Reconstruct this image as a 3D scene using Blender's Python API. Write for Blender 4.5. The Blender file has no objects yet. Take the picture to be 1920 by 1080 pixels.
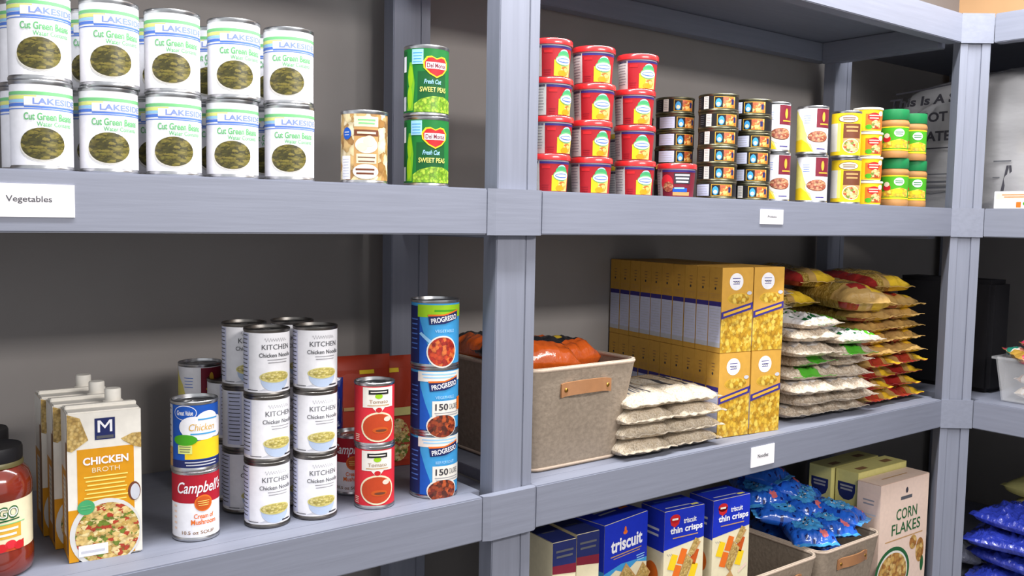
import bpy, bmesh, math, random
from mathutils import Vector, Matrix, noise
PI = math.pi
COL = bpy.context.scene.collection
SC = bpy.context.scene
U = 1.55                 # top of the upper shelf above the floor
M = U - 0.511            # middle shelf
L = U - 1.022            # lower shelf
T = U + 0.5026           # top shelf
random.seed(4)

# ------------------------------------------------------------------ materials
def lin(c):
    c = c / 255.0
    return c / 12.92 if c <= 0.04045 else ((c + 0.055) / 1.055) ** 2.4
def rgb(*c): return (lin(c[0]), lin(c[1]), lin(c[2]), 1.0)
MAT = {}
def new_mat(name):
    m = bpy.data.materials.new(name); m.use_nodes = True
    nt = m.node_tree; b = nt.nodes['Principled BSDF']
    MAT[name] = m
    return m, nt, b
def coords(nt, kind, scale):
    tc = nt.nodes.new('ShaderNodeTexCoord'); mp = nt.nodes.new('ShaderNodeMapping')
    mp.inputs['Scale'].default_value = scale if isinstance(scale, tuple) else (scale,) * 3
    nt.links.new(tc.outputs[kind], mp.inputs['Vector'])
    return mp.outputs['Vector']
def bump(nt, b, fac, strength, dist):
    bp = nt.nodes.new('ShaderNodeBump'); bp.inputs['Strength'].default_value = strength
    bp.inputs['Distance'].default_value = dist
    nt.links.new(fac, bp.inputs['Height']); nt.links.new(bp.outputs['Normal'], b.inputs['Normal'])
def plain(name, c, rough=.5, metal=0.0, var=.05, scale=60.0, kind='Object', bmp=0.0, coat=0.0, detail=3.0, spec=.5, dist=.002):
    """one colour with a slight procedural mottling, optional bump from the same noise"""
    m, nt, b = new_mat(name)
    v = coords(nt, kind, scale)
    n = nt.nodes.new('ShaderNodeTexNoise'); n.inputs['Detail'].default_value = detail
    n.inputs['Scale'].default_value = 1.0
    nt.links.new(v, n.inputs['Vector'])
    r = nt.nodes.new('ShaderNodeValToRGB')
    c0 = rgb(*c)
    r.color_ramp.elements[0].position = .3; r.color_ramp.elements[1].position = .7
    r.color_ramp.elements[0].color = tuple(x * (1 - var) for x in c0[:3]) + (1,)
    r.color_ramp.elements[1].color = tuple(min(1, x * (1 + var)) for x in c0[:3]) + (1,)
    nt.links.new(n.outputs['Fac'], r.inputs['Fac']); nt.links.new(r.outputs['Color'], b.inputs['Base Color'])
    b.inputs['Roughness'].default_value = rough; b.inputs['Metallic'].default_value = metal
    b.inputs['Coat Weight'].default_value = coat; b.inputs['Coat Roughness'].default_value = .12
    b.inputs['Specular IOR Level'].default_value = spec
    if bmp: bump(nt, b, n.outputs['Fac'], bmp, dist)
    return m
def picture(name, cols, scale, rough=.4, warp=.5, coat=0.0, kind='UV'):
    """printed food picture: voronoi cells with a colour each, warped by noise"""
    m, nt, b = new_mat(name)
    v = coords(nt, kind, scale)
    n = nt.nodes.new('ShaderNodeTexNoise'); n.inputs['Scale'].default_value = 1.3; n.inputs['Detail'].default_value = 2
    nt.links.new(v, n.inputs['Vector'])
    ad = nt.nodes.new('ShaderNodeVectorMath'); ad.operation = 'MULTIPLY_ADD'
    ad.inputs[1].default_value = (warp,) * 3
    nt.links.new(n.outputs['Color'], ad.inputs[0]); nt.links.new(v, ad.inputs[2])
    vo = nt.nodes.new('ShaderNodeTexVoronoi'); vo.inputs['Scale'].default_value = 1.0
    nt.links.new(ad.outputs[0], vo.inputs['Vector'])
    sp = nt.nodes.new('ShaderNodeSeparateColor'); nt.links.new(vo.outputs['Color'], sp.inputs[0])
    r = nt.nodes.new('ShaderNodeValToRGB'); cr = r.color_ramp; cr.interpolation = 'CONSTANT'
    while len(cr.elements) < len(cols): cr.elements.new(0.5)
    for i, c in enumerate(cols):
        cr.elements[i].position = i / len(cols); cr.elements[i].color = rgb(*c)
    nt.links.new(sp.outputs[0], r.inputs['Fac'])
    mx = nt.nodes.new('ShaderNodeMix'); mx.data_type = 'RGBA'; mx.blend_type = 'MULTIPLY'
    mx.inputs['Factor'].default_value = .55
    r2 = nt.nodes.new('ShaderNodeValToRGB')          # the seams between the printed pieces
    r2.color_ramp.elements[0].color = (1, 1, 1, 1); r2.color_ramp.elements[1].color = (.25, .2, .12, 1)
    r2.color_ramp.elements[0].position = .35; r2.color_ramp.elements[1].position = .85
    nt.links.new(vo.outputs['Distance'], r2.inputs['Fac'])
    nt.links.new(r.outputs['Color'], mx.inputs['A']); nt.links.new(r2.outputs['Color'], mx.inputs['B'])
    nt.links.new(mx.outputs['Result'], b.inputs['Base Color'])
    b.inputs['Roughness'].default_value = rough; b.inputs['Coat Weight'].default_value = coat
    return m
def painted_wood(name, c, axis):
    m, nt, b = new_mat(name)
    s = [60.0] * 3; s[axis] = 3.0
    v = coords(nt, 'Object', tuple(s))
    n = nt.nodes.new('ShaderNodeTexNoise'); n.inputs['Scale'].default_value = 2.0; n.inputs['Detail'].default_value = 6
    nt.links.new(v, n.inputs['Vector'])
    r = nt.nodes.new('ShaderNodeValToRGB'); c0 = rgb(*c)
    r.color_ramp.elements[0].position = .3; r.color_ramp.elements[1].position = .7
    r.color_ramp.elements[0].color = tuple(x * .94 for x in c0[:3]) + (1,)
    r.color_ramp.elements[1].color = tuple(min(1, x * 1.05) for x in c0[:3]) + (1,)
    nt.links.new(n.outputs['Fac'], r.inputs['Fac']); nt.links.new(r.outputs['Color'], b.inputs['Base Color'])
    b.inputs['Roughness'].default_value = .55
    bump(nt, b, n.outputs['Fac'], .25, .001)
    return m
GREY = (125, 128, 142)
painted_wood('paint_x', GREY, 0); painted_wood('paint_y', GREY, 1); painted_wood('paint_z', GREY, 2)
plain('wall_paint', (143, 137, 134), .8, var=.03, scale=9, bmp=.15)
plain('peach_paint', (226, 178, 128), .8, var=.03, scale=9, bmp=.15)
plain('floor_vinyl', (120, 112, 104), .5, var=.15, scale=6)
plain('tin', (190, 190, 192), .28, 1.0, var=.08, scale=120)
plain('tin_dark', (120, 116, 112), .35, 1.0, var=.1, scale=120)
plain('tin_gold', (120, 116, 92), .35, 1.0, var=.1, scale=120)
COLS = dict(white=(236, 234, 238), offwhite=(228, 222, 212), lav=(206, 208, 232), cream=(226, 214, 180), black=(28, 27, 30),
    soft_black=(58, 56, 62), grey=(150, 148, 152), lgrey=(196, 196, 204), dgrey=(88, 88, 92), navy=(32, 40, 92), blue=(28, 84, 178), royal=(24, 46, 178),
    sky=(62, 150, 206), lblue=(150, 198, 232), stripe_blue=(84, 122, 206), stripe_green=(120, 192, 128), stripe_yellow=(220, 226, 130), txt_green=(104, 176, 114), lake_txt=(128, 146, 206),
    green=(24, 112, 48), dgreen=(18, 84, 40), lime=(150, 196, 30), pod=(118, 180, 40), lidgreen=(24, 118, 66), leaf=(70, 160, 30), mint=(70, 160, 104),
    red=(196, 34, 40), dred=(150, 28, 40), maroon=(118, 30, 48), canred=(172, 26, 44), tomred=(210, 44, 56), lidred=(216, 42, 44), tubred=(166, 32, 40),
    orange=(226, 110, 36), dorange=(196, 84, 30), broth=(212, 146, 22), yellow=(238, 200, 34), lyellow=(238, 224, 120), gold=(212, 164, 58), goldbox=(204, 154, 66), brown=(108, 60, 40),
    tan=(190, 146, 92), peanut=(170, 122, 72), pink=(232, 204, 186), cereal_green=(40, 96, 52), stew=(170, 84, 62), noodle=(196, 184, 96), dpurple=(60, 50, 128),
    bowlblue=(176, 190, 214), sauce=(150, 44, 22), soupred=(186, 66, 32), chili=(84, 38, 26), tanbrown=(140, 104, 70), pouch=(168, 56, 34), pouch_dark=(120, 40, 28), pale_yellow=(210, 200, 128), rice=(206, 192, 168), shade_grey=(210, 208, 204))
for k, c in COLS.items(): plain(k, c, .5, var=.04, scale=90, coat=0.0, spec=.25)
picture('beans_pic', [(104, 95, 36), (82, 76, 27), (126, 114, 48), (66, 62, 24), (112, 104, 42)], (150, 330, 1), warp=1.4)
picture('peas_pic', [(140, 182, 40), (120, 164, 30), (168, 200, 60), (104, 150, 26)], (260, 260, 1), warp=.2)
picture('mush_pic', [(206, 170, 110), (226, 206, 160), (160, 116, 60), (238, 222, 186), (184, 140, 80)], (75, 75, 1), warp=.8)
picture('pasta_pic', [(216, 174, 56), (200, 154, 40), (226, 192, 84), (186, 138, 34)], (120, 105, 1), warp=1.3)
picture('noodle_pic', [(214, 182, 110), (196, 160, 84), (226, 200, 140), (176, 60, 34), (222, 190, 120), (110, 130, 40), (230, 208, 150)], (150, 210, 1), warp=1.6)
picture('chili_pic', [(120, 40, 24), (150, 62, 30), (80, 30, 20), (186, 84, 40), (96, 44, 26)], (190, 190, 1), warp=.8)
picture('redsoup_pic', [(170, 40, 24), (196, 66, 30), (150, 30, 20), (214, 110, 50), (180, 50, 26)], (170, 170, 1), warp=.9)
picture('flakes_pic', [(206, 160, 80), (186, 134, 60), (222, 184, 110), (170, 112, 44)], (90, 90, 1), warp=.7)
picture('cracker_pic', [(196, 164, 96), (182, 148, 80), (208, 178, 112)], (260, 260, 1), warp=.2)
picture('stew_pic', [(170, 92, 66), (150, 70, 54), (190, 120, 90), (200, 150, 110)], (190, 260, 1), warp=.8)
picture('tuna_pic', [(226, 150, 60), (206, 110, 40), (240, 190, 110), (190, 90, 50)], (160, 160, 1), warp=1.0)
picture('nuts_pic', [(236, 200, 40), (220, 160, 60), (240, 220, 90), (210, 180, 30)], (140, 140, 1), warp=.8)
picture('rice_grain', [(216, 202, 182), (211, 196, 175), (219, 207, 190), (207, 191, 168)], (420, 420, 1), rough=.2, warp=.5, coat=.5)
picture('orzo_grain', [(180, 150, 74), (166, 134, 60), (196, 166, 92), (150, 120, 52)], (330, 330, 1), rough=.25, warp=.6, coat=.5)
picture('bean_grain', [(216, 202, 184), (224, 212, 196), (206, 188, 168)], (260, 260, 1), rough=.25, warp=.6, coat=.5)
picture('snack_pic', [(200, 60, 90), (230, 220, 210), (40, 130, 110), (180, 140, 60), (230, 150, 120), (240, 240, 240)], (40, 40, 1), rough=.25, warp=1.2, coat=.5)
picture('loosesnack_pic', [(196, 150, 110), (228, 214, 196), (206, 120, 96), (236, 228, 220), (170, 130, 90)], (70, 70, 1), rough=.3, warp=1.2, coat=.6)
def film(name, c, rough=.18, bmp=.6, scale=(14, 30, 20), coat=.6):
    m = plain(name, c, rough, var=.1, scale=scale, bmp=bmp, coat=coat, detail=4, dist=.012)
    return m
film('film_white', (226, 222, 220)); film('film_clear', (184, 148, 88)); film('film_green', (74, 170, 40)); film('film_red', (156, 42, 38)); film('film_yellow', (222, 182, 50))
film('film_black', (40, 40, 44)); film('film_orange', (222, 98, 34)); film('film_blue', (36, 98, 204)); film('film_cyan', (74, 160, 222)); film('film_navy', (26, 38, 110))
film('film_deepblue', (44, 58, 160), .13, 1.0, (24, 40, 30)); film('film_silver', (176, 176, 190), .15, 1.0, (30, 60, 40)); film('film_pink', (216, 110, 110)); film('film_purple', (110, 70, 90))
film('bag_sheet', (150, 148, 149), .22, .9, (7, 4, 9), .5); film('bag_sheet_dark', (120, 116, 112), .3, .6, (8, 5, 8), .4)
plain('felt', (152, 137, 121), .95, var=.13, scale=120, bmp=.5, detail=6, spec=.1)
plain('felt_rim', (190, 170, 152), .9, var=.06, scale=150, bmp=.3, spec=.1)
plain('leather', (158, 110, 72), .5, var=.1, scale=40, bmp=.2)
plain('brass', (170, 130, 60), .3, 1.0)
plain('paper', (236, 232, 234), .7, var=.02, scale=30)
plain('ink', (74, 72, 78), .7, var=.1)
def glass_sauce():
    m = plain('sauce_glass', (112, 36, 22), .12, var=.2, scale=30, coat=.8)
glass_sauce()
def clear_plastic():
    m, nt, b = new_mat('clear_plastic')
    v = coords(nt, 'Object', 40); n = nt.nodes.new('ShaderNodeTexNoise'); nt.links.new(v, n.inputs['Vector'])
    b.inputs['Base Color'].default_value = (.9, .9, .92, 1); b.inputs['Roughness'].default_value = .12
    b.inputs['Alpha'].default_value = .17
    bump(nt, b, n.outputs['Fac'], .2, .002)
clear_plastic()

# ------------------------------------------------------------------ objects
def link(name, me, parent=None, smooth=False):
    o = bpy.data.objects.new(name, me); COL.objects.link(o)
    if parent is not None: o.parent = parent
    return o
def mesh_of(name, bm, mats, smooth=True, angle=40):
    me = bpy.data.meshes.new(name); bmesh.ops.recalc_face_normals(bm, faces=bm.faces[:])
    bm.to_mesh(me); bm.free()
    for m in (mats if isinstance(mats, (list, tuple)) else [mats]): me.materials.append(MAT[m])
    if smooth:
        me.polygons.foreach_set('use_smooth', [True] * len(me.polygons))
        try: me.set_sharp_from_angle(angle=math.radians(angle))
        except Exception: pass
    return me
def tag(o, label=None, cat=None, group=None, kind=None):
    if label: o['label'] = label
    if cat: o['category'] = cat
    if group: o['group'] = group
    if kind: o['kind'] = kind
    return o
def thing(name, loc, rz=0.0, label='', cat='', group=None, tilt=(0, 0)):
    o = bpy.data.objects.new(name, None); COL.objects.link(o)
    o.empty_display_size = .03; o.location = loc; o.rotation_euler = (tilt[0], tilt[1], rz)
    return tag(o, label, cat, group)
CACHE = {}
def cached(key, fn):
    if key not in CACHE: CACHE[key] = fn()
    return CACHE[key]
def box(bm, x0, x1, y0, y1, z0, z1, bev=0.0):
    r = bmesh.ops.create_cube(bm, size=1.0)
    vs = r['verts']
    for v in vs:
        v.co = Vector(((x0 + x1) / 2 + v.co.x * (x1 - x0), (y0 + y1) / 2 + v.co.y * (y1 - y0), (z0 + z1) / 2 + v.co.z * (z1 - z0)))
    if bev:
        es = list({e for v in vs for e in v.link_edges})
        bmesh.ops.bevel(bm, geom=es, offset=bev, segments=2, affect='EDGES')
def box_obj(name, dims, mat, parent=None, bev=.002):
    bm = bmesh.new(); box(bm, *dims, bev=bev)
    return link(name, mesh_of(name, bm, mat), parent)
def lathe(bm, prof, seg=40, cx=0, cy=0):
    rings = []
    for r, z in prof:
        if r < 1e-6: rings.append([bm.verts.new((cx, cy, z))])
        else: rings.append([bm.verts.new((cx + r * math.cos(2 * PI * i / seg), cy + r * math.sin(2 * PI * i / seg), z)) for i in range(seg)])
    for a, b in zip(rings, rings[1:]):
        for i in range(seg):
            j = (i + 1) % seg
            if len(a) == 1 and len(b) == 1: continue
            if len(a) == 1: bm.faces.new((a[0], b[i], b[j]))
            elif len(b) == 1: bm.faces.new((a[i], b[0], a[j]))
            else: bm.faces.new((a[i], b[i], b[j], a[j]))

# ------------------------------------------------------------------ printed artwork (flat shapes laid on a label)
TXT = {}
def text_mesh(s, bold, shear):
    k = (s, bold, shear)
    if k not in TXT:
        cu = bpy.data.curves.new('t', 'FONT'); cu.body = s; cu.offset = bold; cu.shear = shear; cu.resolution_u = 3
        cu.align_x = 'CENTER'
        ob = bpy.data.objects.new('t', cu); COL.objects.link(ob)
        bpy.context.view_layer.update()
        me = bpy.data.meshes.new_from_object(ob.evaluated_get(bpy.context.evaluated_depsgraph_get()))
        V = [(v.co.x, v.co.y) for v in me.vertices]; F = [tuple(p.vertices) for p in me.polygons]
        bpy.data.objects.remove(ob); bpy.data.curves.remove(cu); bpy.data.meshes.remove(me)
        xs = [v[0] for v in V]; ys = [v[1] for v in V]
        TXT[k] = (V, F, min(xs), max(xs), min(ys), max(ys))
    return TXT[k]
class Art:
    def __init__(s): s.items = []
    def poly(s, pts, m, l=1): s.items.append((list(pts), [tuple(range(len(pts)))], m, l)); return s
    def rect(s, x0, y0, x1, y1, m, l=1): return s.poly([(x0, y0), (x1, y0), (x1, y1), (x0, y1)], m, l)
    def ell(s, cx, cy, rx, ry, m, l=1, n=28, a0=0.0, a1=2 * PI):
        return s.poly([(cx + rx * math.cos(a0 + (a1 - a0) * i / n), cy + ry * math.sin(a0 + (a1 - a0) * i / n)) for i in range(n + (a1 - a0 < 6.28))], m, l)
    def text(s, t, cx, cy, w, h, m, l=4, bold=0.0, shear=0.0, rot=0.0):
        V, F, x0, x1, y0, y1 = text_mesh(t, bold, shear)
        kx = w / (x1 - x0); ky = h / (y1 - y0); c, sn = math.cos(rot), math.sin(rot)
        out = []
        for x, y in V:
            X = (x - (x0 + x1) / 2) * kx; Y = (y - (y0 + y1) / 2) * ky
            out.append((cx + X * c - Y * sn, cy + X * sn + Y * c))
        s.items.append((out, F, m, l)); return s
    def lines(s, x0, x1, y, n, dy, th, m, l=3, ragged=True):
        for i in range(n):
            e = (x1 - x0) * (.18 * ((i * 7) % 5) / 5 if ragged else 0) * .5
            s.rect(x0 + e, y - i * dy - th / 2, x1 - e, y - i * dy + th / 2, m, l)
        return s
    def wave(s, x0, x1, y, amp, th, m, l=3, n=26, per=5):
        pt = [(x0 + (x1 - x0) * i / n, y + amp * math.sin(per * 2 * PI * i / n) * (1 + .4 * math.sin(i * 1.7))) for i in range(n + 1)]
        for a, b in zip(pt, pt[1:]): s.poly([(a[0], a[1] - th / 2), (b[0], b[1] - th / 2), (b[0], b[1] + th / 2), (a[0], a[1] + th / 2)], m, l)
        return s
def art_mesh(name, art, fn, step=None, lay=.00022):
    V, F, MI, UV = [], [], [], []; mats = []
    for pts, faces, m, l in art.items:
        if m not in mats: mats.append(m)
        mi = mats.index(m)
        bm = bmesh.new()
        vs = [bm.verts.new((x, y, 0)) for x, y in pts]
        for f in faces:
            try: bm.faces.new([vs[i] for i in f])
            except ValueError: pass
        if step:
            big = [f for f in bm.faces if len(f.verts) > 4]
            if big: bmesh.ops.triangulate(bm, faces=big)
            x0 = min(p[0] for p in pts); x1 = max(p[0] for p in pts)
            k = math.floor(x0 / step) + 1
            while k * step < x1 - 1e-7:
                bmesh.ops.bisect_plane(bm, geom=bm.verts[:] + bm.edges[:] + bm.faces[:], plane_co=(k * step, 0, 0), plane_no=(1, 0, 0), dist=1e-7)
                k += 1
        bm.verts.index_update(); o = len(V)
        for v in bm.verts:
            UV.append((v.co.x, v.co.y)); V.append(fn(v.co.x, v.co.y, l * lay))
        for f in bm.faces:
            f.normal_update()
            idx = [o + v.index for v in f.verts]
            if f.normal.z < 0: idx.reverse()
            F.append(idx); MI.append(mi)
        bm.free()
    me = bpy.data.meshes.new(name); me.from_pydata(V, [], F)
    me.polygons.foreach_set('material_index', MI)
    uv = me.uv_layers.new(name='UVMap')
    for lp in me.loops: uv.data[lp.index].uv = UV[lp.vertex_index]
    for m in mats: me.materials.append(MAT[m])
    if step: me.polygons.foreach_set('use_smooth', [True] * len(me.polygons))
    me.update()
    return me
def around(r0, r1=None, h=1.0):           # wraps a label round a can or a tapered cup
    def fn(u, v, off):
        r = r0 if r1 is None else r0 + (r1 - r0) * v / h
        a = u / r0
        return ((r + off) * math.sin(a), -(r + off) * math.cos(a), v)
    return fn
def on_front(y): return lambda u, v, off: (u, y - off, v)
def on_left(x): return lambda u, v, off: (x - off, -u, v)            # u runs from the back to the front
def on_top(z): return lambda u, v, off: (u, v, z + off)

# ------------------------------------------------------------------ the room
def struct(name, dims, mat, label):
    o = box_obj(name, dims, mat, None, 0.0); tag(o, label, 'wall' if 'wall' in name else 'floor', None, 'structure')
struct('wall_back', (-2.6, 3.35, .456, .556, 0, 2.95), 'wall_paint', 'taupe grey painted wall behind the shelving')
struct('wall_right', (3.26, 3.36, -4.2, .456, 0, T - .05), 'wall_paint', 'taupe grey lower part of the side wall behind the right hand shelving')
struct('wall_right', (3.26, 3.36, -4.2, .456, T - .05, 2.95), 'peach_paint', 'peach painted upper side wall above the right hand shelving')
struct('floor', (-2.6, 3.36, -4.2, .556, -.05, 0), 'floor_vinyl', 'dull brown floor under the shelving')

# ------------------------------------------------------------------ shelving
RH = .0745
unit = thing('shelving_unit', (0, 0, 0), 0, 'long blue-grey painted timber shelving unit along the back wall', 'shelves')
levels = [T, U, M, L, .16]
def post(bm, x, y, groove=True):
    box(bm, x, x + .0615, y, y + .038, 0, T - .004, .0015)
    box(bm, x + .0625, x + .085, y + .0008, y + .038, 0, T - .004, .0015)
for xp in (-.545, .90):
    bm = bmesh.new(); post(bm, xp, .0115); link('front_post', mesh_of('front_post', bm, 'paint_z'), unit)
for xp in (-.545, .903, 2.375):
    bm = bmesh.new(); post(bm, xp, .36); link('rear_post', mesh_of('rear_post', bm, 'paint_z'), unit)
xs = [(-1.9, -.575), (-.458, .872), (.985, 2.385)]
for zt in levels:
    for k, (a, b) in enumerate(xs):
        if k == 0: continue
        box_obj('front_rail', (a, b, 0, .011 if False else .038, zt - RH, zt), 'paint_x', unit, .002)
        box_obj('shelf_board', (a - .02, b + .02, .0385, .452, zt - .022, zt - .001), 'paint_x', unit, .001)
        box_obj('rear_rail', (a - .02, b + .02, .398, .436, zt - RH, zt - .023), 'paint_x', unit, .002)
    for xp in (-.575, .872):
        # the proud block over the post
        bm = bmesh.new()
        pts = [(xp, .0), (xp + .013, -.0055), (xp + .1055, -.0055), (xp + .113, 0), (xp + .113, .0112), (xp, .0112)]
        lo = [bm.verts.new((x, y, zt - RH - .001)) for x, y in pts]; hi = [bm.verts.new((x, y, zt + .0005)) for x, y in pts]
        bm.faces.new(lo[::-1]); bm.faces.new(hi)
        for i in range(6): bm.faces.new((lo[i], lo[(i + 1) % 6], hi[(i + 1) % 6], hi[i]))
        link('rail_block', mesh_of('rail_block', bm, 'paint_x', False), unit)
    for xp in (.925, 2.362):
        box_obj('side_rail', (xp, xp + .038, .0505, .398, zt - RH - .008, zt - .023), 'paint_y', unit, .002)
# corner post, set at 45 degrees between the two runs
bm = bmesh.new()
def diag(bm, u0, u1, n0, n1, z0, z1):
    d = Vector((.0635, -.053)).normalized(); nn = Vector((-d.y, d.x))   # nn points away from the aisle
    pts = []
    for u, n in ((u0, n0), (u1, n0), (u1, n1), (u0, n1)):
        p = Vector((2.382, 0)) + d * u + nn * n; pts.append(p)
    lo = [bm.verts.new((p.x, p.y, z0)) for p in pts]; hi = [bm.verts.new((p.x, p.y, z1)) for p in pts]
    bm.faces.new(lo[::-1]); bm.faces.new(hi)
    for i in range(4): bm.faces.new((lo[i], lo[(i + 1) % 4], hi[(i + 1) % 4], hi[i]))
diag(bm, .002, .021, .006, .05, 0, T - .004); diag(bm, .021, .057, .0105, .05, 0, T - .004); diag(bm, .057, .079, .006, .05, 0, T - .004)
link('corner_post', mesh_of('corner_post', bm, 'paint_z', False), unit)
for zt in levels:
    bm = bmesh.new(); diag(bm, 0, .083, 0, .0058, zt - RH - .001, zt + .0005)
    link('corner_block', mesh_of('corner_block', bm, 'paint_x', False), unit)
ret = thing('shelving_unit', (2.4454, -.0535, 0), 0, 'matching blue-grey shelving unit turning the corner along the right side', 'shelves')
for zt in levels:
    box_obj('front_rail', (0, .038, -1.35, 0, zt - RH, zt), 'paint_y', ret, .002)
    box_obj('shelf_board', (.0385, .80, -1.35, .505, zt - .022, zt - .001), 'paint_y', ret, .001)
    box_obj('rear_rail', (.762, .80, -1.35, .44, zt - RH, zt - .023), 'paint_y', ret, .002)
for yy in (-.75, -.36, .40):
    bm = bmesh.new(); box(bm, .722, .76, yy, yy + .085, 0, T - .004, .0015); link('rear_post', mesh_of('rear_post', bm, 'paint_z'), ret)
bm = bmesh.new(); box(bm, .0385, .0765, -1.30, -1.215, 0, T - .004, .0015); link('front_post', mesh_of('front_post', bm, 'paint_z'), ret)

# sign cards on the rails
def card(x0, x1, z0, z1, txt, label, tw, th):
    t = thing('sign_card', ((x0 + x1) / 2, -.0002, z0), 0, label, 'sign', 'printed shelf cards')
    w = x1 - x0; h = z1 - z0
    box_obj('card', (-w / 2, w / 2, -.0016, 0, 0, h), 'paper', t, 0)
    a = Art().text(txt, 0, h * .52, tw, th, 'ink', 2, bold=.012)
    link('lettering', art_mesh('lettering', a, on_front(-.0016)), t)
card(.155, .254, U - .0560, U - .0170, 'Vegetables', 'largest white card, reading Vegetables, on the upper rail under the green bean cans', .049, .0095)
card(1.577, 1.655, U - .0500, U - .0190, 'Proteins', 'small white card on the upper rail under the tuna and stew cans', .030, .006)
card(1.577, 1.657, M - .0600, M - .0165, 'Noodles', 'small white card on the middle rail below the pasta boxes', .036, .008)

# ------------------------------------------------------------------ cans
def tin_mesh(r, h, mat='tin', rim=.0012):
    bm = bmesh.new()
    lathe(bm, [(0, .003), (r - .006, .003), (r - .004, 0), (r - .0006, 0), (r, .001), (r, .0035), (r - rim, .0055), (r - rim, h - .0055), (r, h - .0035), (r, h - .001), (r - .0008, h),
               (r - .0028, h), (r - .0036, h - .004), (r - .008, h - .0045), (r - .010, h - .0038), (r * .55, h - .0038), (r * .5, h - .0045), (0, h - .0045)])
    return mesh_of('tin', bm, mat, True, 35)
def tab_mesh(r, h):
    bm = bmesh.new()
    lathe(bm, [(.009, h - .0036), (.0105, h - .003), (.009, h - .0024), (.006, h - .0026), (.006, h - .0036)], 20, 0, -r * .42)
    box(bm, -.005, .005, -r * .42 + .008, 0.004, h - .0036, h - .0026, .0004)
    return mesh_of('pull_tab', bm, 'tin', True, 40)
def base(r, h, m, z0=.0055, z1=None):
    a = Art(); a.rect(-PI * r, z0, PI * r, (h - .0055) if z1 is None else z1, m, 0); return a
R0 = .0355
def art_beans(r, h):
    a = base(r, h, 'white')
    a.rect(-.062, .0885, .075, .0925, 'stripe_green').rect(-.062, .0835, -.004, .0878, 'stripe_yellow').rect(-.004, .0835, .075, .0878, 'lav')
    a.rect(-.062, .0795, -.014, .0828, 'lblue').rect(-.062, .0750, -.018, .0786, 'stripe_blue').rect(-.018, .0735, .075, .0755, 'stripe_blue').rect(-.062, .0715, .075, .0727, 'stripe_blue')
    a.rect(-.018, .0762, .052, .0862, 'white', 2).text('LAKESIDE', .020, .0812, .056, .0074, 'lake_txt', 3, bold=.026)
    a.text('Cut Green Beans', .0105, .0632, .058, .0088, 'txt_green', 3, bold=.024).text('Water Contents', .017, .0545, .042, .0055, 'txt_green', 3, bold=.016)
    a.ell(.0015, .0272, .0262, .0178, 'shade_grey', 1).ell(.0015, .0290, .0260, .0178, 'offwhite', 2).ell(.002, .0312, .0252, .0190, 'beans_pic', 3)
    a.lines(.028, .046, .030, 3, .005, .001, 'lav', 2)
    return a
def art_mush(r, h):
    a = base(r, h, 'mush_pic')
    a.rect(-.016, .012, .021, .098, 'tan', 1).rect(-.016, .084, .021, .099, 'cream', 2).lines(-.010, .016, .094, 2, .005, .0022, 'stripe_green', 3).rect(-.016, .0705, .021, .0795, 'brown', 2).lines(-.011, .017, .075, 1, .004, .003, 'cream', 3)
    a.ell(.003, .057, .017, .012, 'offwhite', 2).ell(.007, .063, .009, .008, 'cream', 3).ell(-.004, .054, .008, .006, 'cream', 3).rect(-.012, .030, .018, .044, 'cream', 2).lines(-.010, .016, .039, 2, .006, .0016, 'brown', 3)
    a.ell(.002, .018, .0195, .011, 'offwhite', 3).lines(-.013, .015, .021, 2, .006, .0028, 'brown', 4)
    a.ell(-.0285, .074, .008, .009, 'blue', 3).lines(-.033, -.024, .076, 2, .004, .001, 'white', 4).rect(-.040, .0065, -.022, .041, 'white', 2).lines(-.038, -.024, .036, 7, .0042, .001, 'lgrey', 3)
    return a
def art_peas(r, h):
    a = base(r, h, 'green')
    a.rect(-.052, .008, -.036, .1, 'dgreen', 1).rect(-.046, .068, -.037, .092, 'white', 2).rect(-.046, .008, -.037, .03, 'lgrey', 2)
    a.poly([(-.034, .008), (-.022, .008), (-.019, .05), (-.024, .082), (-.029, .082), (-.033, .06), (-.028, .045)], 'pod', 2).ell(-.027, .06, .005, .017, 'lime', 3).ell(-.028, .028, .005, .018, 'lime', 3)
    a.rect(-.024, .079, -.005, .1015, 'lblue', 3).lines(-.022, -.007, .096, 4, .0045, .001, 'sky', 4).rect(-.014, .020, .034, .068, 'dgreen', 1)
    heart = lambda k: [(.016 + k * x, .0765 + k * y) for x, y in ((0, -1.05), (.55, -.72), (.95, -.2), (1.0, .35), (.75, .78), (.4, .85), (0, .62), (-.4, .85), (-.75, .78), (-1, .35), (-.95, -.2), (-.55, -.72))]
    a.poly([(.016 + 1.08 * .0195 * x, .0765 + .0165 * y) for x, y in ((0, -1.1), (.55, -.75), (.98, -.2), (1.03, .38), (.75, .85), (.4, .92), (0, .7), (-.4, .92), (-.75, .85), (-1.03, .38), (-.98, -.2), (-.55, -.75))], 'yellow', 4)
    a.poly([(.016 + .0185 * x, .0765 + .0142 * y) for x, y in ((0, -1.1), (.55, -.75), (.98, -.2), (1.03, .38), (.75, .85), (.4, .92), (0, .7), (-.4, .92), (-.75, .85), (-1.03, .38), (-.98, -.2), (-.55, -.75))], 'red', 5)
    a.rect(-.001, .0722, .033, .0822, 'white', 6).text('Del Monte', .016, .0772, .031, .0072, 'maroon', 7, bold=.02)
    a.text('Fresh Cut', .010, .0525, .028, .0072, 'lblue', 4, bold=.02, shear=.3).text('SWEET PEAS', .012, .0405, .044, .0075, 'lyellow', 4, bold=.01)
    a.poly([(-.020, .006), (.05, .006), (.05, .024), (.03, .030), (.01, .0305), (-.008, .026), (-.02, .018)], 'peas_pic', 3)
    return a
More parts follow.
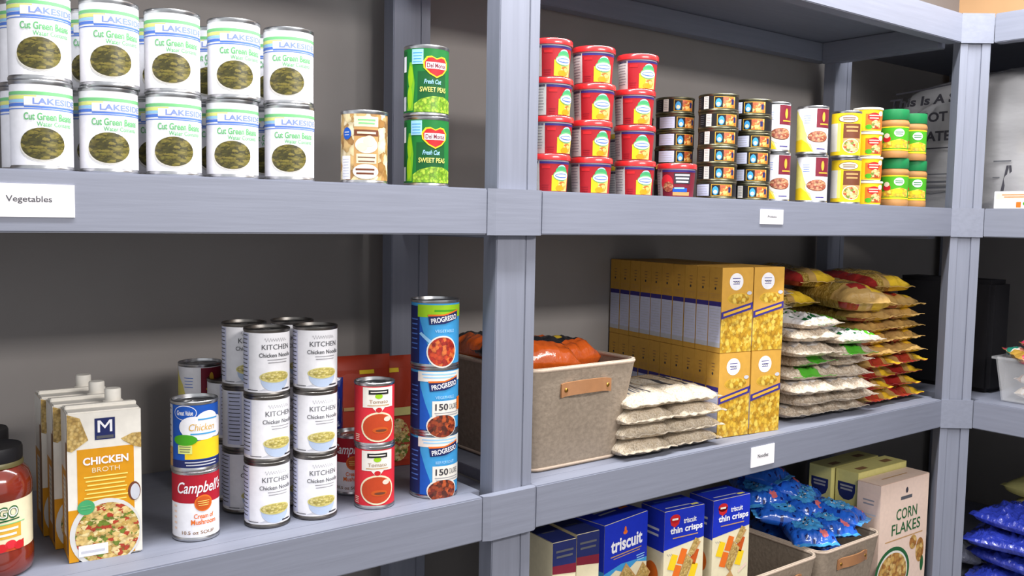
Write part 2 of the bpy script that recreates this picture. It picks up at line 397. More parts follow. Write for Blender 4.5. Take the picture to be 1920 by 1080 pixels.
def art_stewcan(r, h):
    a = base(r, h, 'white')
    a.poly([(-.10, .006), (-.002, .006), (-.012, .03), (-.022, .052), (-.03, .075), (-.05, .1), (-.10, .1)], 'lyellow', 1).poly([(-.06, .006), (-.004, .006), (-.016, .024), (-.03, .034), (-.06, .03)], 'yellow', 2)
    a.rect(.002, .060, .042, .1025, 'maroon', 2).ell(.019, .084, .004, .011, 'gold', 3).lines(.010, .036, .068, 1, .004, .003, 'gold', 3)
    a.ell(.008, .036, .0265, .0185, 'offwhite', 2).ell(.008, .0395, .0245, .013, 'brown', 3).ell(.008, .040, .0230, .0118, 'stew_pic', 4).lines(.004, .026, .0125, 1, .004, .0022, 'dpurple', 3)
    a.lines(-.026, -.010, .086, 4, .005, .001, 'stripe_blue', 3)
    return a
def art_yellow(r, h):
    a = base(r, h, 'yellow')
    a.rect(-.062, .014, -.014, .08, 'offwhite', 1).rect(-.014, .014, -.006, .08, 'lyellow', 1)
    a.ell(.012, .090, .024, .0095, 'brown', 2).ell(.012, .090, .0225, .0082, 'cream', 3).lines(-.002, .027, .092, 2, .0045, .0022, 'brown', 4)
    a.rect(.000, .045, .045, .079, 'brown', 2).lines(.006, .036, .071, 2, .009, .004, 'tan', 3).rect(.0, .036, .045, .045, 'tan', 2)
    a.ell(.020, .027, .021, .017, 'cream', 3).ell(.020, .027, .019, .015, 'noodle_pic', 4)
    return a
def art_cup(r, h):
    a = base(r, h, 'yellow', .003, h - .004)
    a.rect(-.004, .006, .05, .044, 'orange', 1).ell(.016, .036, .015, .010, 'red', 2).lines(.004, .028, .039, 2, .006, .0025, 'cream', 3).ell(.022, .018, .013, .011, 'noodle_pic', 3).ell(.004, .012, .008, .006, 'leaf', 2).ell(.034, .044, .007, .006, 'white', 3)
    return a
def art_pb(r, h):
    a = Art(); v0, v1 = .018, .078
    a.rect(-PI * r, v0, PI * r, v1, 'leaf', 0).rect(-PI * r, v0, PI * r, v0 + .004, 'yellow', 1).rect(-PI * r, v1 - .003, PI * r, v1, 'yellow', 1)
    a.rect(-.06, v0 + .006, -.028, v1 - .006, 'green', 1).poly([(-.028, .024), (.045, .024), (.045, .042), (.02, .047), (-.01, .040), (-.028, .036)], 'nuts_pic', 2)
    a.ell(-.012, .047, .010, .008, 'red', 3).ell(-.012, .055, .007, .006, 'pink', 4).ell(.018, .062, .013, .010, 'white', 3).lines(.008, .028, .064, 2, .005, .002, 'green', 4).ell(.016, .038, .012, .006, 'yellow', 4)
    return a
def art_great(r, h):
    a = base(r, h, 'blue')
    a.rect(-.075, .006, -.034, .094, 'lgrey', 1).lines(-.072, -.038, .088, 9, .008, .0014, 'dgrey', 2).rect(-.075, .006, -.034, .034, 'tan', 2)
    a.ell(-.012, .084, .0165, .0105, 'white', 2).ell(-.012, .084, .0155, .0095, 'blue', 3).text('Great Value', -.012, .084, .023, .007, 'white', 4, bold=.02)
    for cx, cy, rx, ry in ((.0, .064, .02, .015), (.02, .07, .018, .016), (.035, .062, .018, .015), (.012, .056, .028, .011)): a.ell(cx, cy, rx, ry, 'white', 4)
    a.text('Chicken', .012, .0635, .036, .010, 'gold', 6, bold=.0, shear=.2).lines(.006, .036, .0745, 1, .004, .002, 'sky', 6).lines(-.004, .034, .054, 1, .004, .002, 'sky', 6)
    a.poly([(-.012, .018), (.055, .018), (.055, .045), (.02, .047), (-.012, .040)], 'yellow', 3).ell(-.012, .0455, .017, .0078, 'leaf', 5).rect(-.022, .026, -.002, .038, 'stripe_yellow', 5).lines(-.020, -.004, .036, 3, .0035, .001, 'dgrey', 6)
    a.rect(-.034, .006, .06, .0165, 'navy', 3).lines(-.012, .035, .0135, 2, .004, .0016, 'lgrey', 4)
    return a
def art_camp(r, h):
    a = base(r, h, 'white')
    a.rect(-PI * r, .055, PI * r, .1, 'canred', 1).text("Campbell's", .008, .0755, .068, .022, 'white', 3, bold=.012, shear=.35, rot=.02)
    a.ell(.011, .0545, .0125, .0118, 'orange', 3).ell(.011, .0545, .0105, .0098, 'dorange', 4).lines(.003, .019, .0575, 3, .003, .0008, 'lyellow', 5)
    a.text('Cream of', .012, .036, .028, .0068, 'orange', 3, bold=.02).text('Mushroom', .012, .0275, .036, .0075, 'orange', 3, bold=.02)
    a.text('10.5 oz SOUP', .004, .0125, .046, .005, 'tanbrown', 3, bold=.01).lines(-.034, -.028, .05, 5, .008, .003, 'pink', 2)
    return a
def art_kitchen(r, h):
    a = base(r, h, 'white')
    a.wave(-.002, .032, .0830, .0020, .0010, 'grey', 3, 60, 9).text('KITCHEN', .016, .0725, .044, .0075, 'dgrey', 3).text('Chicken Noodle', .016, .0605, .052, .0062, 'dgrey', 3, bold=.01).lines(.002, .034, .0535, 2, .004, .0012, 'grey', 3)
    a.ell(.014, .0235, .0215, .0165, 'bowlblue', 2, 24, PI, 2 * PI).rect(-.0075, .0235, .0355, .0265, 'bowlblue', 2).ell(.014, .0285, .0235, .0085, 'pale_yellow', 3).ell(.014, .0287, .0215, .0072, 'noodle_soup', 4)
    a.poly([(-.012, .008), (.03, .008), (.024, .012), (.004, .014)], 'lgrey', 1).lines(.024, .040, .0095, 1, .004, .0022, 'soft_black', 3).lines(-.030, -.012, .009, 1, .004, .001, 'soft_black', 3)
    a.rect(-.052, .010, -.028, .092, 'lav', 1).lines(-.050, -.030, .089, 13, .006, .0014, 'dgrey', 2)
    return a
picture('noodle_soup', [(206, 190, 112), (190, 174, 92), (218, 204, 136), (180, 166, 84)], (260, 420, 1), warp=1.2)
def art_tomato(r, h):
    a = base(r, h, 'tomred')
    a.rect(-.016, .062, .036, .094, 'offwhite', 2).poly([(.0, .062), (.02, .062), (.014, .055), (.006, .055)], 'offwhite', 2).rect(-.006, .083, .026, .090, 'black', 4).lines(-.003, .023, .0866, 1, .003, .0018, 'offwhite', 5).ell(.010, .080, .006, .004, 'lime', 3)
    a.text('Tomato', .010, .0715, .030, .0055, 'tanbrown', 4).lines(-.008, .028, .0655, 1, .003, .0012, 'tan', 4).ell(.010, .058, .005, .004, 'red', 3)
    a.ell(.010, .031, .0285, .0240, 'cream', 3).ell(.010, .031, .0255, .0212, 'soupred', 4).ell(.013, .026, .013, .005, 'dorange', 5).ell(.014, .0255, .009, .002, 'brown', 6).ell(.024, .043, .006, .004, 'pink', 5).lines(-.032, -.022, .018, 4, .003, .0014, 'pink', 3)
    return a
def art_prog(kind):
    def f(r, h):
        a = base(r, h, 'sky')
        a.rect(-.075, .006, -.030, .1, 'navy', 1).lines(-.052, -.034, .078, 7, .008, .002, 'stripe_blue', 2).poly([(-.030, .006), (-.030, .08), (-.02, .05), (-.012, .03), (-.012, .006)], 'blue', 1)
        if kind == 'lime':
            a.rect(-.034, .0825, .12, .1025, 'lime', 2).lines(-.004, .038, .093, 1, .004, .003, 'leaf', 3)
        else:
            a.rect(-.034, .086, .12, .1025, 'offwhite', 2).lines(-.026, .038, .098, 2, .005, .0022, 'lblue', 3)
        y = .079
        a.poly([(-.012, y - .009), (.014, y - .007), (.040, y + .0005), (.040, y + .0135), (.012, y + .006), (-.014, y + .005)], 'navy', 4).poly([(-.014, y + .005), (.012, y + .006), (.040, y + .0135), (.040, y + .016), (.012, y + .0085), (-.015, y + .008)], 'orange', 5)
        a.text('PROGRESSO', .0135, y + .0008, .046, .0085, 'white', 6, bold=.02, rot=.16)
        a.text('VEGETABLE' if kind != 'b' else 'BEEF POT ROAST', .014, .060, .034, .005, 'lblue', 4, bold=.02)
        if kind == 'lime':
            a.ell(.010, .026, .0265, .0265, 'offwhite', 4).ell(.010, .026, .0240, .0240, 'redsoup_pic', 5).poly([(-.03, .055), (-.026, .058), (-.008, .044), (-.012, .040)], 'lblue', 4)
        else:
            a.rect(-.008, .026, .050, .054, 'offwhite', 3).text('150', .008, .044, .022, .011, 'soft_black', 5, bold=.02).text('CALORIES', .031, .044, .020, .009, 'dgrey', 5).lines(-.004, .044, .034, 2, .004, .0015, 'grey', 5)
            if kind == 'a': a.rect(.040, .036, .052, .058, 'orange', 6)
            a.ell(.010, .013, .0275, .0205, 'offwhite', 4).ell(.010, .012, .0255, .0185, 'chili_pic', 5)
            a.poly([(-.03, .006), (.05, .006), (.05, .0005), (-.03, .0005)], 'navy', 1)
        return a
    return f
def art_tuna(panel):
    def f(r, h):
        a = base(r, h, 'black', .004, h - .004)
        z0, z1 = .007, h - .007
        a.rect(-.006, z0 - .001, .040, z1 + .001, 'gold', 1).rect(-.0045, z0, .0385, z1, 'black', 2).ell(.003, .0165, .006, .009, 'sky', 3, 16).ell(.003, .014, .004, .004, 'cream', 4, 12).rect(.012, z0, .0385, z1, 'tuna_pic', 3).rect(.030, .013, .036, .024, 'navy', 4)
        if panel == 'wide': a.rect(-.046, z0 - .001, -.010, z1 + .001, 'lav', 2).lines(-.044, -.012, z1 - .003, 4, .005, .0009, 'lgrey', 3)
        else:
            a.rect(-.029, z0 - .002, -.017, z1 + .002, 'offwhite', 2).lines(-.027, -.019, z1 - .001, 6, .0035, .0009, 'grey', 3, False).lines(-.046, -.034, z1 - .002, 5, .004, .001, 'dgrey', 3)
        return a
    return f
SPEC = {   # kind: (radius, height, art, tin material, category, empty name)
    'beans': (R0, .1065, art_beans, 'tin', 'can', 'vegetable_can'), 'mush': (.0358, .1085, art_mush, 'tin', 'can', 'mushroom_can'), 'peas': (.0360, .1085, art_peas, 'tin', 'can', 'pea_can'),
    'stew': (.0352, .109, art_stewcan, 'tin', 'can', 'stew_can'), 'yellow': (.0345, .109, art_yellow, 'tin', 'can', 'pasta_can'),
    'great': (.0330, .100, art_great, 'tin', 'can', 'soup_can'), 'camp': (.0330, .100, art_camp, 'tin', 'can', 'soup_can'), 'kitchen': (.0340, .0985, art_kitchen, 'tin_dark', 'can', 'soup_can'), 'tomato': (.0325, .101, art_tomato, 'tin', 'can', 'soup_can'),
    'prog_lime': (.0405, .1105, art_prog('lime'), 'tin', 'can', 'soup_can'), 'prog_a': (.0405, .1095, art_prog('a'), 'tin', 'can', 'soup_can'), 'prog_b': (.0405, .1085, art_prog('b'), 'tin', 'can', 'soup_can'),
    'tuna_wide': (.0412, .0353, art_tuna('wide'), 'tin_gold', 'can', 'tuna_can'), 'tuna_code': (.0412, .0353, art_tuna('code'), 'tin_gold', 'can', 'tuna_can')}
def can(kind, x, y, z, rz, label, group, tab=False):
    r, h, art, tin, cat, nm = SPEC[kind]
    t = thing(nm, (x, y, z), rz, label, cat, group)
    link('tin', cached(('tin', kind), lambda: tin_mesh(r, h, tin)), t)
    link('label', cached(('label', kind), lambda: art_mesh('label_' + kind, art(r - .0008, h), around(r - .0008), .006)), t)
    if tab: link('pull_tab', cached(('tab', kind), lambda: tab_mesh(r, h)), t)
    return t
ORD = ['leftmost', 'second from the left', 'middle', 'fourth from the left', 'rightmost']
BX = [.228, .306, .3865, .467, .5495]
BROT = [-.22, -.30, -.36, -.42, -.50]
for i, x in enumerate(BX):
    for j in range(2):
        can('beans', x + (.0015 if j and i % 2 else 0), .043 + .003 * ((i + j) % 2), U + j * .1066, BROT[i] + (.05 if j else 0) * (1 if i % 2 else -1),
            'white green bean can, %s of the front row, %s layer' % (ORD[i], 'upper' if j else 'lower'), 'front row of green bean cans')
for i, x in enumerate(BX):
    for j in range(2):
        can('beans', x + .002, .1205, U + j * .1066, BROT[i] + .2 * math.sin(i * 3 + j * 2), 'white green bean can behind the %s front stack, %s one' % (ORD[i], 'upper' if j else 'lower'), 'back row of green bean cans')
can('mush', .670, .043, U, -.48, 'single tan mushroom can between the green bean cans and the green pea cans', None)
can('peas', .781, .043, U, -.62, 'lower green sweet pea can, standing on the upper shelf', 'sweet pea cans')
can('peas', .7795, .043, U + .1087, -.55, 'upper green sweet pea can, standing on another pea can', 'sweet pea cans')

# red microwave tubs
def tub_body():
    bm = bmesh.new(); lathe(bm, [(0, .002), (.030, .002), (.031, 0), (.0335, .001), (.0372, .056), (.0372, .060), (0, .060)], 44); return mesh_of('tub', bm, 'lgrey', True, 35)
def tub_lid():
    bm = bmesh.new(); lathe(bm, [(.0378, .0555), (.0402, .0555), (.0405, .057), (.0402, .0635), (.0388, .0655), (.036, .0658), (.0345, .0642), (0, .0642)], 44); return mesh_of('lid', bm, 'lid_plastic', True, 35)
plain('lid_plastic', (214, 44, 46), .25, var=.03, coat=.6)
def art_tub():
    a = Art(); r = .0337; h = .053
    a.rect(-PI * r, .001, PI * r, h, 'tubred', 0).rect(-.052, .001, -.022, h, 'shade_grey', 1).lines(-.048, -.026, .045, 8, .005, .0012, 'grey', 2).rect(-PI * r, .049, PI * r, h, 'dpurple', 1)
    a.rect(-.001, .002, .034, .029, 'lyellow', 2).poly([(-.001, .002), (.010, .002), (.012, .016), (.006, .029), (-.001, .029)], 'yellow', 3).ell(.017, .041, .0085, .0065, 'bowlblue', 3).ell(.017, .036, .012, .009, 'mint', 4).ell(.017, .029, .0160, .0095, 'txt_green', 5).ell(.017, .0285, .0150, .0075, 'white', 6).ell(.017, .0285, .0130, .0040, 'stripe_blue', 7).ell(.017, .0285, .0115, .0022, 'white', 8)
    a.ell(.020, .011, .010, .0075, 'tuna_pic', 4).ell(.014, .007, .008, .005, 'broth', 5).lines(-.018, -.004, .043, 1, .005, .005, 'red', 2).lines(-.018, -.006, .012, 3, .004, .0014, 'dred', 2)
    return a
def art_tub_dark():
    a = Art(); r = .0337; h = .053
    a.rect(-PI * r, .001, PI * r, h, 'maroon', 0).rect(-.050, .001, -.022, h, 'shade_grey', 1).lines(-.048, -.028, .045, 9, .005, .001, 'grey', 2).rect(-PI * r, .049, PI * r, h, 'dpurple', 1).ell(-.012, .028, .012, .016, 'tomred', 2).ell(-.009, .020, .010, .010, 'stew_pic', 3)
    a.rect(.002, .026, .034, .047, 'soft_black', 2).lines(.004, .032, .043, 3, .0065, .0036, 'lgrey', 3).rect(.000, .010, .028, .0175, 'blue', 3).rect(.003, .016, .022, .019, 'lblue', 4).rect(.0, .003, .034, .010, 'tan', 2)
    return a
def tub(x, y, z, rz, label, art='tub', group='red lidded tubs'):
    t = thing('food_tub', (x, y, z), rz, label, 'tub', group)
    link('tub', cached('tubbody', tub_body), t); link('lid', cached('tublid', tub_lid), t)
    fn = art_tub if art == 'tub' else art_tub_dark
    link('label', cached(('tublabel', art), lambda: art_mesh('label_' + art, fn(), around(.0341, .0377, .056), .006)), t)
LV = ['bottom', 'second', 'third', 'top']
for c, (x, nm) in enumerate(((1.048, 'leftmost column, next to the post'), (1.149, 'middle column'), (1.260, 'rightmost column, next to the tuna'))):
    for k in range(4):
        tub(x + .003 * ((k * 2 + c) % 3 - 1), .058, U + k * .0662, -.70 + .10 * ((k + c) % 3) - .08 * c + (.25 if c == 0 else 0), 'red lidded food tub, %s of four in the %s' % (LV[k], nm))
tub(1.374, .052, U, -1.0, 'single low red tub with a darker label in front of the tuna cans', 'dark')
# more tubs standing behind, with yellow lids showing in the gaps
plain('lid_yellow', (226, 196, 40), .3, var=.03, coat=.4)
for k in range(2):
    t = thing('food_tub', (1.372, .190, U + .0662 * k), -.7, 'yellow lidded tub behind the red tubs, %s of two' % ('upper' if k else 'lower'), 'tub', 'yellow lidded tubs')
    link('tub', cached('tubbody', tub_body), t)
    def yl():
        me = CACHE['tublid'].copy(); me.materials[0] = MAT['lid_yellow']; return me
    link('lid', cached('yellowlid', yl), t)
    link('label', CACHE[('tublabel', 'tub')], t)

# tuna stacks
TW = ['tuna_wide', 'tuna_code']
def tuna_stack(x, y, n, pat, rots, where):
    nm = ['bottom', 'second from the bottom', 'third from the bottom', 'fourth from the bottom', 'fifth from the bottom', 'top']
    for k in range(n):
        can(TW[pat[k]], x + .0012 * math.sin(k * 2.3), y, U + k * .0355, rots[k], 'tuna can, %s in the stack %s' % ('top' if k == n - 1 else nm[k], where), 'tuna cans')
tuna_stack(1.50, .055, 6, [0, 1, 1, 1, 1, 1], [-.98, -.85, -.83, -.88, -.80, -.95], 'just right of the low red tub')
tuna_stack(1.615, .058, 6, [1, 0, 0, 0, 0, 0], [-.85, -1.0, -.85, -.80, -1.25, -1.2], 'touching the white stew cans')
tuna_stack(1.475, .152, 6, [0, 0, 0, 0, 0, 1], [-.55, -.50, -.56, -.62, -.60, -.75], 'behind the low red tub')
tuna_stack(1.452, .250, 5, [0] * 5, [-.5] * 5, 'furthest back, behind the red tubs')

for nm, x, y, rr in (('left', 1.722, .076, -.72), ('right', 1.835, .055, -.82)):
    for j in range(2): can('stew', x - .006 * j, y, U + j * .1092, rr + .05 * j, 'white and yellow stew can with maroon panel, %s can of the %s pair' % ('upper' if j else 'lower', nm), 'white stew cans')
for j in range(2): can('yellow', 1.968 - .008 * j, .052, U + j * .1092, -1.18, 'yellow pasta can with brown panel, %s of two, right of the white stew cans' % ('upper' if j else 'lower'), 'yellow pasta cans')
def cup_body():
    bm = bmesh.new(); lathe(bm, [(0, .001), (.030, .001), (.0312, .003), (.0330, .053), (.0352, .054), (.0356, .0565), (.0345, .0585), (0, .0585)], 36); return mesh_of('cup', bm, 'offwhite', True, 35)
for k in range(4):
    t = thing('noodle_cup', (2.072 - .004 * k, .058, U + k * .0588), -1.05, 'small yellow and orange cup, %s of the four stacked beside the peanut butter' % LV[k], 'cup', 'stacked yellow cups')
    link('cup', cached('cupb', cup_body), t); link('label', cached('cupl', lambda: art_mesh('label_cup', art_cup(.0325, .058), around(.0316, .0335, .058), .006)), t)
def pb_body():
    bm = bmesh.new(); lathe(bm, [(0, .002), (.030, .002), (.0335, 0), (.0352, .004), (.0352, .014), (.0340, .017), (.0340, .079), (.0352, .081), (.0352, .088), (.031, .096), (0, .096)], 40); return mesh_of('jar', bm, 'peanut', True, 40)
def pb_lid():
    bm = bmesh.new(); lathe(bm, [(0, .095), (.033, .095), (.0335, .096), (.0335, .118), (.0325, .121), (.030, .1205), (.029, .119), (0, .119)], 48); return mesh_of('lid', bm, 'lidgreen', True, 40)
for nm, x, y in (('left', 2.196, .060), ('right', 2.312, .075)):
    for j in range(2):
        t = thing('peanut_butter_jar', (x - .010 * j, y, U + j * .1212), -1.2, 'green lidded peanut butter jar, %s jar of the %s pair' % ('upper' if j else 'lower', nm), 'jar', 'peanut butter jars')
        link('jar', cached('pbj', pb_body), t); link('lid', cached('pbl', pb_lid), t); link('label', cached('pba', lambda: art_mesh('label_jar', art_pb(.0342, .12), around(.0342), .006)), t)

# ------------------------------------------------------------------ middle shelf, left bay
def jar_body():
    bm = bmesh.new(); lathe(bm, [(0, .003), (.038, .003), (.042, 0), (.046, .004), (.0475, .012), (.0475, .030), (.0462, .034), (.0462, .100), (.0475, .104), (.0472, .116), (.043, .130), (.036, .138), (.034, .140), (.034, .146), (0, .146)], 48); return mesh_of('jar', bm, 'sauce_glass', True, 50)
def jar_lid():
    bm = bmesh.new(); lathe(bm, [(0, .145), (.0362, .145), (.0368, .147), (.0368, .160), (.0355, .163), (.033, .1625), (0, .1615)], 48); return mesh_of('lid', bm, 'black', True, 40)
def jar_neck():
    bm = bmesh.new(); lathe(bm, [(.0345, .1375), (.0375, .1385), (.0378, .1425), (.0365, .1448), (.034, .1448)], 48); return mesh_of('neck_band', bm, 'dgold', True, 50)
plain('dgold', (96, 88, 52), .4, var=.1)
def art_sauce():
    a = Art(); r = .0464
    a.rect(-PI * r, .0355, PI * r, .099, 'cream', 0).rect(-.052, .052, .024, .070, 'gold', 1).lines(-.045, .020, .064, 2, .007, .0030, 'offwhite', 2).rect(-.052, .070, .030, .0712, 'stripe_green', 2)
    a.text('PREGO', -.005, .085, .052, .0165, 'cereal_green', 2, bold=.05).text('PREGO', -.0052, .0852, .050, .0125, 'offwhite', 3, bold=.0).poly([(-.03, .072), (.022, .075), (.022, .0765), (-.03, .0745)], 'dgreen', 2)
    for k in range(7): a.ell(-.045 + .011 * k, .041 + .003 * (k % 2), .007, .0055, 'tomred' if k % 2 else 'red', 2)
    a.poly([(-.05, .0356), (.028, .0356), (.028, .047), (.012, .043), (-.01, .045), (-.05, .042)], 'soupred', 1)
    return a
def sauce_jar(x, y, rz, label):
    t = thing('pasta_sauce_jar', (x, y, M), rz, label, 'jar', 'pasta sauce jars')
    link('jar', cached('sj', jar_body), t); link('lid', cached('sl', jar_lid), t); link('neck_band', cached('sn', jar_neck), t)
    link('label', cached('sa', lambda: art_mesh('label_sauce', art_sauce(), around(.0464), .006)), t)
sauce_jar(.172, .108, .10, 'front pasta sauce jar with cream and gold label, at the left edge')
sauce_jar(.172, .215, -.2, 'pasta sauce jar standing behind the front jar at the left edge')

def art_broth():
    a = Art(); w = .0455; h = .198
    a.rect(-w, .002, w, h, 'offwhite', 0).rect(-.034, .04, .036, .150, 'broth', 1).rect(-w, .0, -.034, .07, 'broth', 1).rect(-.034, .002, .036, .08, 'broth', 2)
    a.rect(-.012, .161, .013, .190, 'navy', 2).rect(-.010, .1625, .011, .1665, 'dgrey', 3).poly([(-.0085, .171), (-.0085, .187), (-.0055, .187), (-.0055, .171)], 'white', 4).poly([(.0065, .171), (.0065, .187), (.0095, .187), (.0095, .171)], 'white', 4).poly([(-.0085, .187), (-.0050, .187), (.0005, .1795), (.0005, .1755)], 'white', 4).poly([(.0095, .187), (.0060, .187), (.0005, .1795), (.0005, .1755)], 'white', 4)
    a.text('CHICKEN', .001, .1335, .056, .0105, 'white', 4, bold=.03).text('BROTH', .001, .1210, .034, .0065, 'cream', 4)
    a.lines(-.026, .028, .112, 7, .0056, .0016, 'lyellow', 3)
    a.poly([(-.045, .198), (-.030, .192), (-.020, .162), (-.040, .148), (-.0455, .150)], 'cracker_pic', 3).poly([(.020, .160), (.034, .166), (.0455, .166), (.0455, .145), (.036, .148), (.024, .156)], 'cracker_pic', 3)
    a.ell(.0, .034, .0445, .047, 'shade_grey', 4, 36).ell(.002, .033, .040, .042, 'noodle_pic', 5, 36).rect(-.034, .006, .002, .021, 'white', 7).lines(-.031, -.002, .012, 1, .004, .003, 'lgrey', 8)
    a.ell(-.024, .072, .0105, .0100, 'mint', 6).lines(-.031, -.018, .074, 2, .004, .001, 'txt_green', 7).ell(.036, .086, .008, .013, 'brown', 3).ell(.037, .085, .006, .011, 'lgrey', 4)
    return a
def art_broth_side():
    a = Art(); a.rect(-.030, .002, .030, .198, 'broth', 0).rect(-.028, .120, .028, .165, 'offwhite', 1).rect(-.030, .165, .030, .198, 'offwhite', 1).rect(-.012, .030, .012, .11, 'offwhite', 1).lines(-.009, .009, .105, 10, .007, .0015, 'grey', 2).rect(.016, .01, .030, .16, 'tanbrown', 2); return a
def carton_bm():
    bm = bmesh.new(); box(bm, -.0455, .0455, -.030, .030, 0, .200, .0018)
    box(bm, -.0445, .0445, -.004, .004, .198, .2045, .001); return mesh_of('carton', bm, 'offwhite')
def cap_bm():
    bm = bmesh.new(); lathe(bm, [(0, .200), (.0125, .200), (.0125, .204), (.0105, .2045), (.0105, .219), (.0095, .2205), (0, .2205)], 32, .018, .017); return mesh_of('cap', bm, 'offwhite', True, 40)
for k, (x, y, rz, lb) in enumerate(((.3035, .1025, -.09, 'chicken broth carton at the front, its whole orange front showing'), (.2985, .168, -.06, 'chicken broth carton in the middle of the row of three'), (.2955, .2335, -.05, 'chicken broth carton at the back of the row of three'))):
    t = thing('broth_carton', (x, y, M), rz, lb, 'carton', 'broth cartons')
    link('carton', cached('cb', carton_bm), t); link('cap', cached('cc', cap_bm), t)
    link('front_print', cached('ca', lambda: art_mesh('front_print', art_broth(), on_front(-.0302))), t)
    link('side_print', cached('cs', lambda: art_mesh('side_print', art_broth_side(), on_left(-.0457))), t)

can('camp', .428, .094, M, -.34, 'red and white cream soup can under the blue chicken can', None)
can('great', .427, .094, M + .1002, -.36, 'blue and yellow chicken can stacked on the red and white soup can', None, True)
KN = ['bottom', 'middle', 'top']
for k in range(3):
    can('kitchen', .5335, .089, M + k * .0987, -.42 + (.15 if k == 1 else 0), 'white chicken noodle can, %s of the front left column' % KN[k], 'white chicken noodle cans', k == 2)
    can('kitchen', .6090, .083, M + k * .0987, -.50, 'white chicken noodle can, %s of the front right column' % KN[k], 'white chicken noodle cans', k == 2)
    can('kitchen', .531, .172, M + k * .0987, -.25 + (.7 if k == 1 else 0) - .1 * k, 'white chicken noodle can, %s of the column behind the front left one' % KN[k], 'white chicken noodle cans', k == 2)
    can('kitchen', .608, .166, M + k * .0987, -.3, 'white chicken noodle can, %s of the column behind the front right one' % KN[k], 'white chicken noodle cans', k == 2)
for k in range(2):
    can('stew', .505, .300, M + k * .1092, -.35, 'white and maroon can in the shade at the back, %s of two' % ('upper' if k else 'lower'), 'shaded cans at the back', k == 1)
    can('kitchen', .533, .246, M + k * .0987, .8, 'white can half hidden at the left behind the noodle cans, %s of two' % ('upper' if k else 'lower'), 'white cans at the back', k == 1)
can('camp', .7135, .160, M, -.75, 'red and white soup can half hidden behind the red tomato soup cans', None, True)
can('tomato', .7085, .074, M, -.68, 'lower red tomato soup can', 'tomato soup cans')
can('tomato', .7075, .074, M + .1012, -.60, 'upper red tomato soup can with shiny lid', 'tomato soup cans', True)
can('prog_b', .8215, .074, M, -.42, 'blue soup can at the bottom of the tall stack by the post', 'blue soup cans')
can('prog_a', .8215, .074, M + .1087, -.46, 'blue soup can in the middle of the tall stack by the post', 'blue soup cans')
can('prog_lime', .8205, .073, M + .2184, -.50, 'blue soup can with lime band at the top of the tall stack by the post', 'blue soup cans', True)

# stand-up pouches at the back
def pouch_mesh(w, h, d, mat, seed):
    bm = bmesh.new(); nx, nz = 14, 18; g = {}
    for s in (0, 1):
        for i in range(nx + 1):
            for j in range(nz + 1):
                u = i / nx * 2 - 1; v = j / nz
                f = max(0, 1 - abs(u) ** 3) ** .5 * (1 - v ** 2.2) ** .6 if v < .995 else 0
                n = noise.noise(Vector((u * 2 + seed, v * 3, s * 5))) * .006 * min(1, f * 2)
                y = (d / 2 * f + n + .0006) * (-1 if s == 0 else 1)
                g[s, i, j] = bm.verts.new((u * w / 2, y, v * h))
    for s in (0, 1):
        for i in range(nx):
            for j in range(nz): bm.faces.new((g[s, i, j], g[s, i + 1, j], g[s, i + 1, j + 1], g[s, i, j + 1]))
    for i in range(nx):
        for j in (0, nz): bm.faces.new((g[0, i, j], g[1, i, j], g[1, i + 1, j], g[0, i + 1, j]))
    for j in range(nz):
        for i in (0, nx): bm.faces.new((g[0, i, j], g[0, i, j + 1], g[1, i, j + 1], g[1, i, j]))
    return mesh_of('pouch', bm, mat, True, 60)
def pouch(x, y, rz, w, h, d, mat, label, art, group, seed):
    t = thing('food_pouch', (x, y, M), rz, label, 'pouch', group)
    link('pouch', pouch_mesh(w, h, d, mat, seed), t)
    def fn(u, v, off):
        q = max(0, 1 - abs(2 * u / w) ** 3) ** .5 * max(0, 1 - (v / h) ** 2.2) ** .6
        return (u, -(d / 2 * q) - .003 - off, v)
    link('print', art_mesh('print', art, fn, .01), t)
def pa(k=0): return Art().rect(-.05, .012, .068, .188, 'pouch', 0).rect(.012, .180, .040, .187, 'yellow', 1).lines(-.02, .04, .120, 1, .01, .006, 'tan', 1).rect(.02, .09, .06, .115, 'pale_yellow', 1).ell(.045, .05, .024, .036, 'noodle_pic', 2)
pouch(.762, .262, -.15, .150, .212, .055, 'pouch', 'larger rust red pouch standing behind the tomato soup cans', pa(), 'rust red pouches', 1)
pouch(.872, .268, -.1, .100, .204, .05, 'pouch', 'narrower rust red pouch behind the tall blue soup stack', Art().rect(-.047, .012, .04, .184, 'pouch', 0).rect(-.04, .175, -.012, .183, 'yellow', 1).rect(-.045, .095, .03, .11, 'pale_yellow', 1).ell(-.018, .05, .024, .04, 'noodle_pic', 2), 'rust red pouches', 5)
pouch(.690, .215, -.2, .062, .185, .03, 'film_navy', 'narrow navy pouch with white lettering beside the noodle cans', Art().rect(-.02, .02, .024, .17, 'film_navy', 0).lines(.006, .016, .165, 10, .010, .0045, 'lgrey', 1), None, 9)

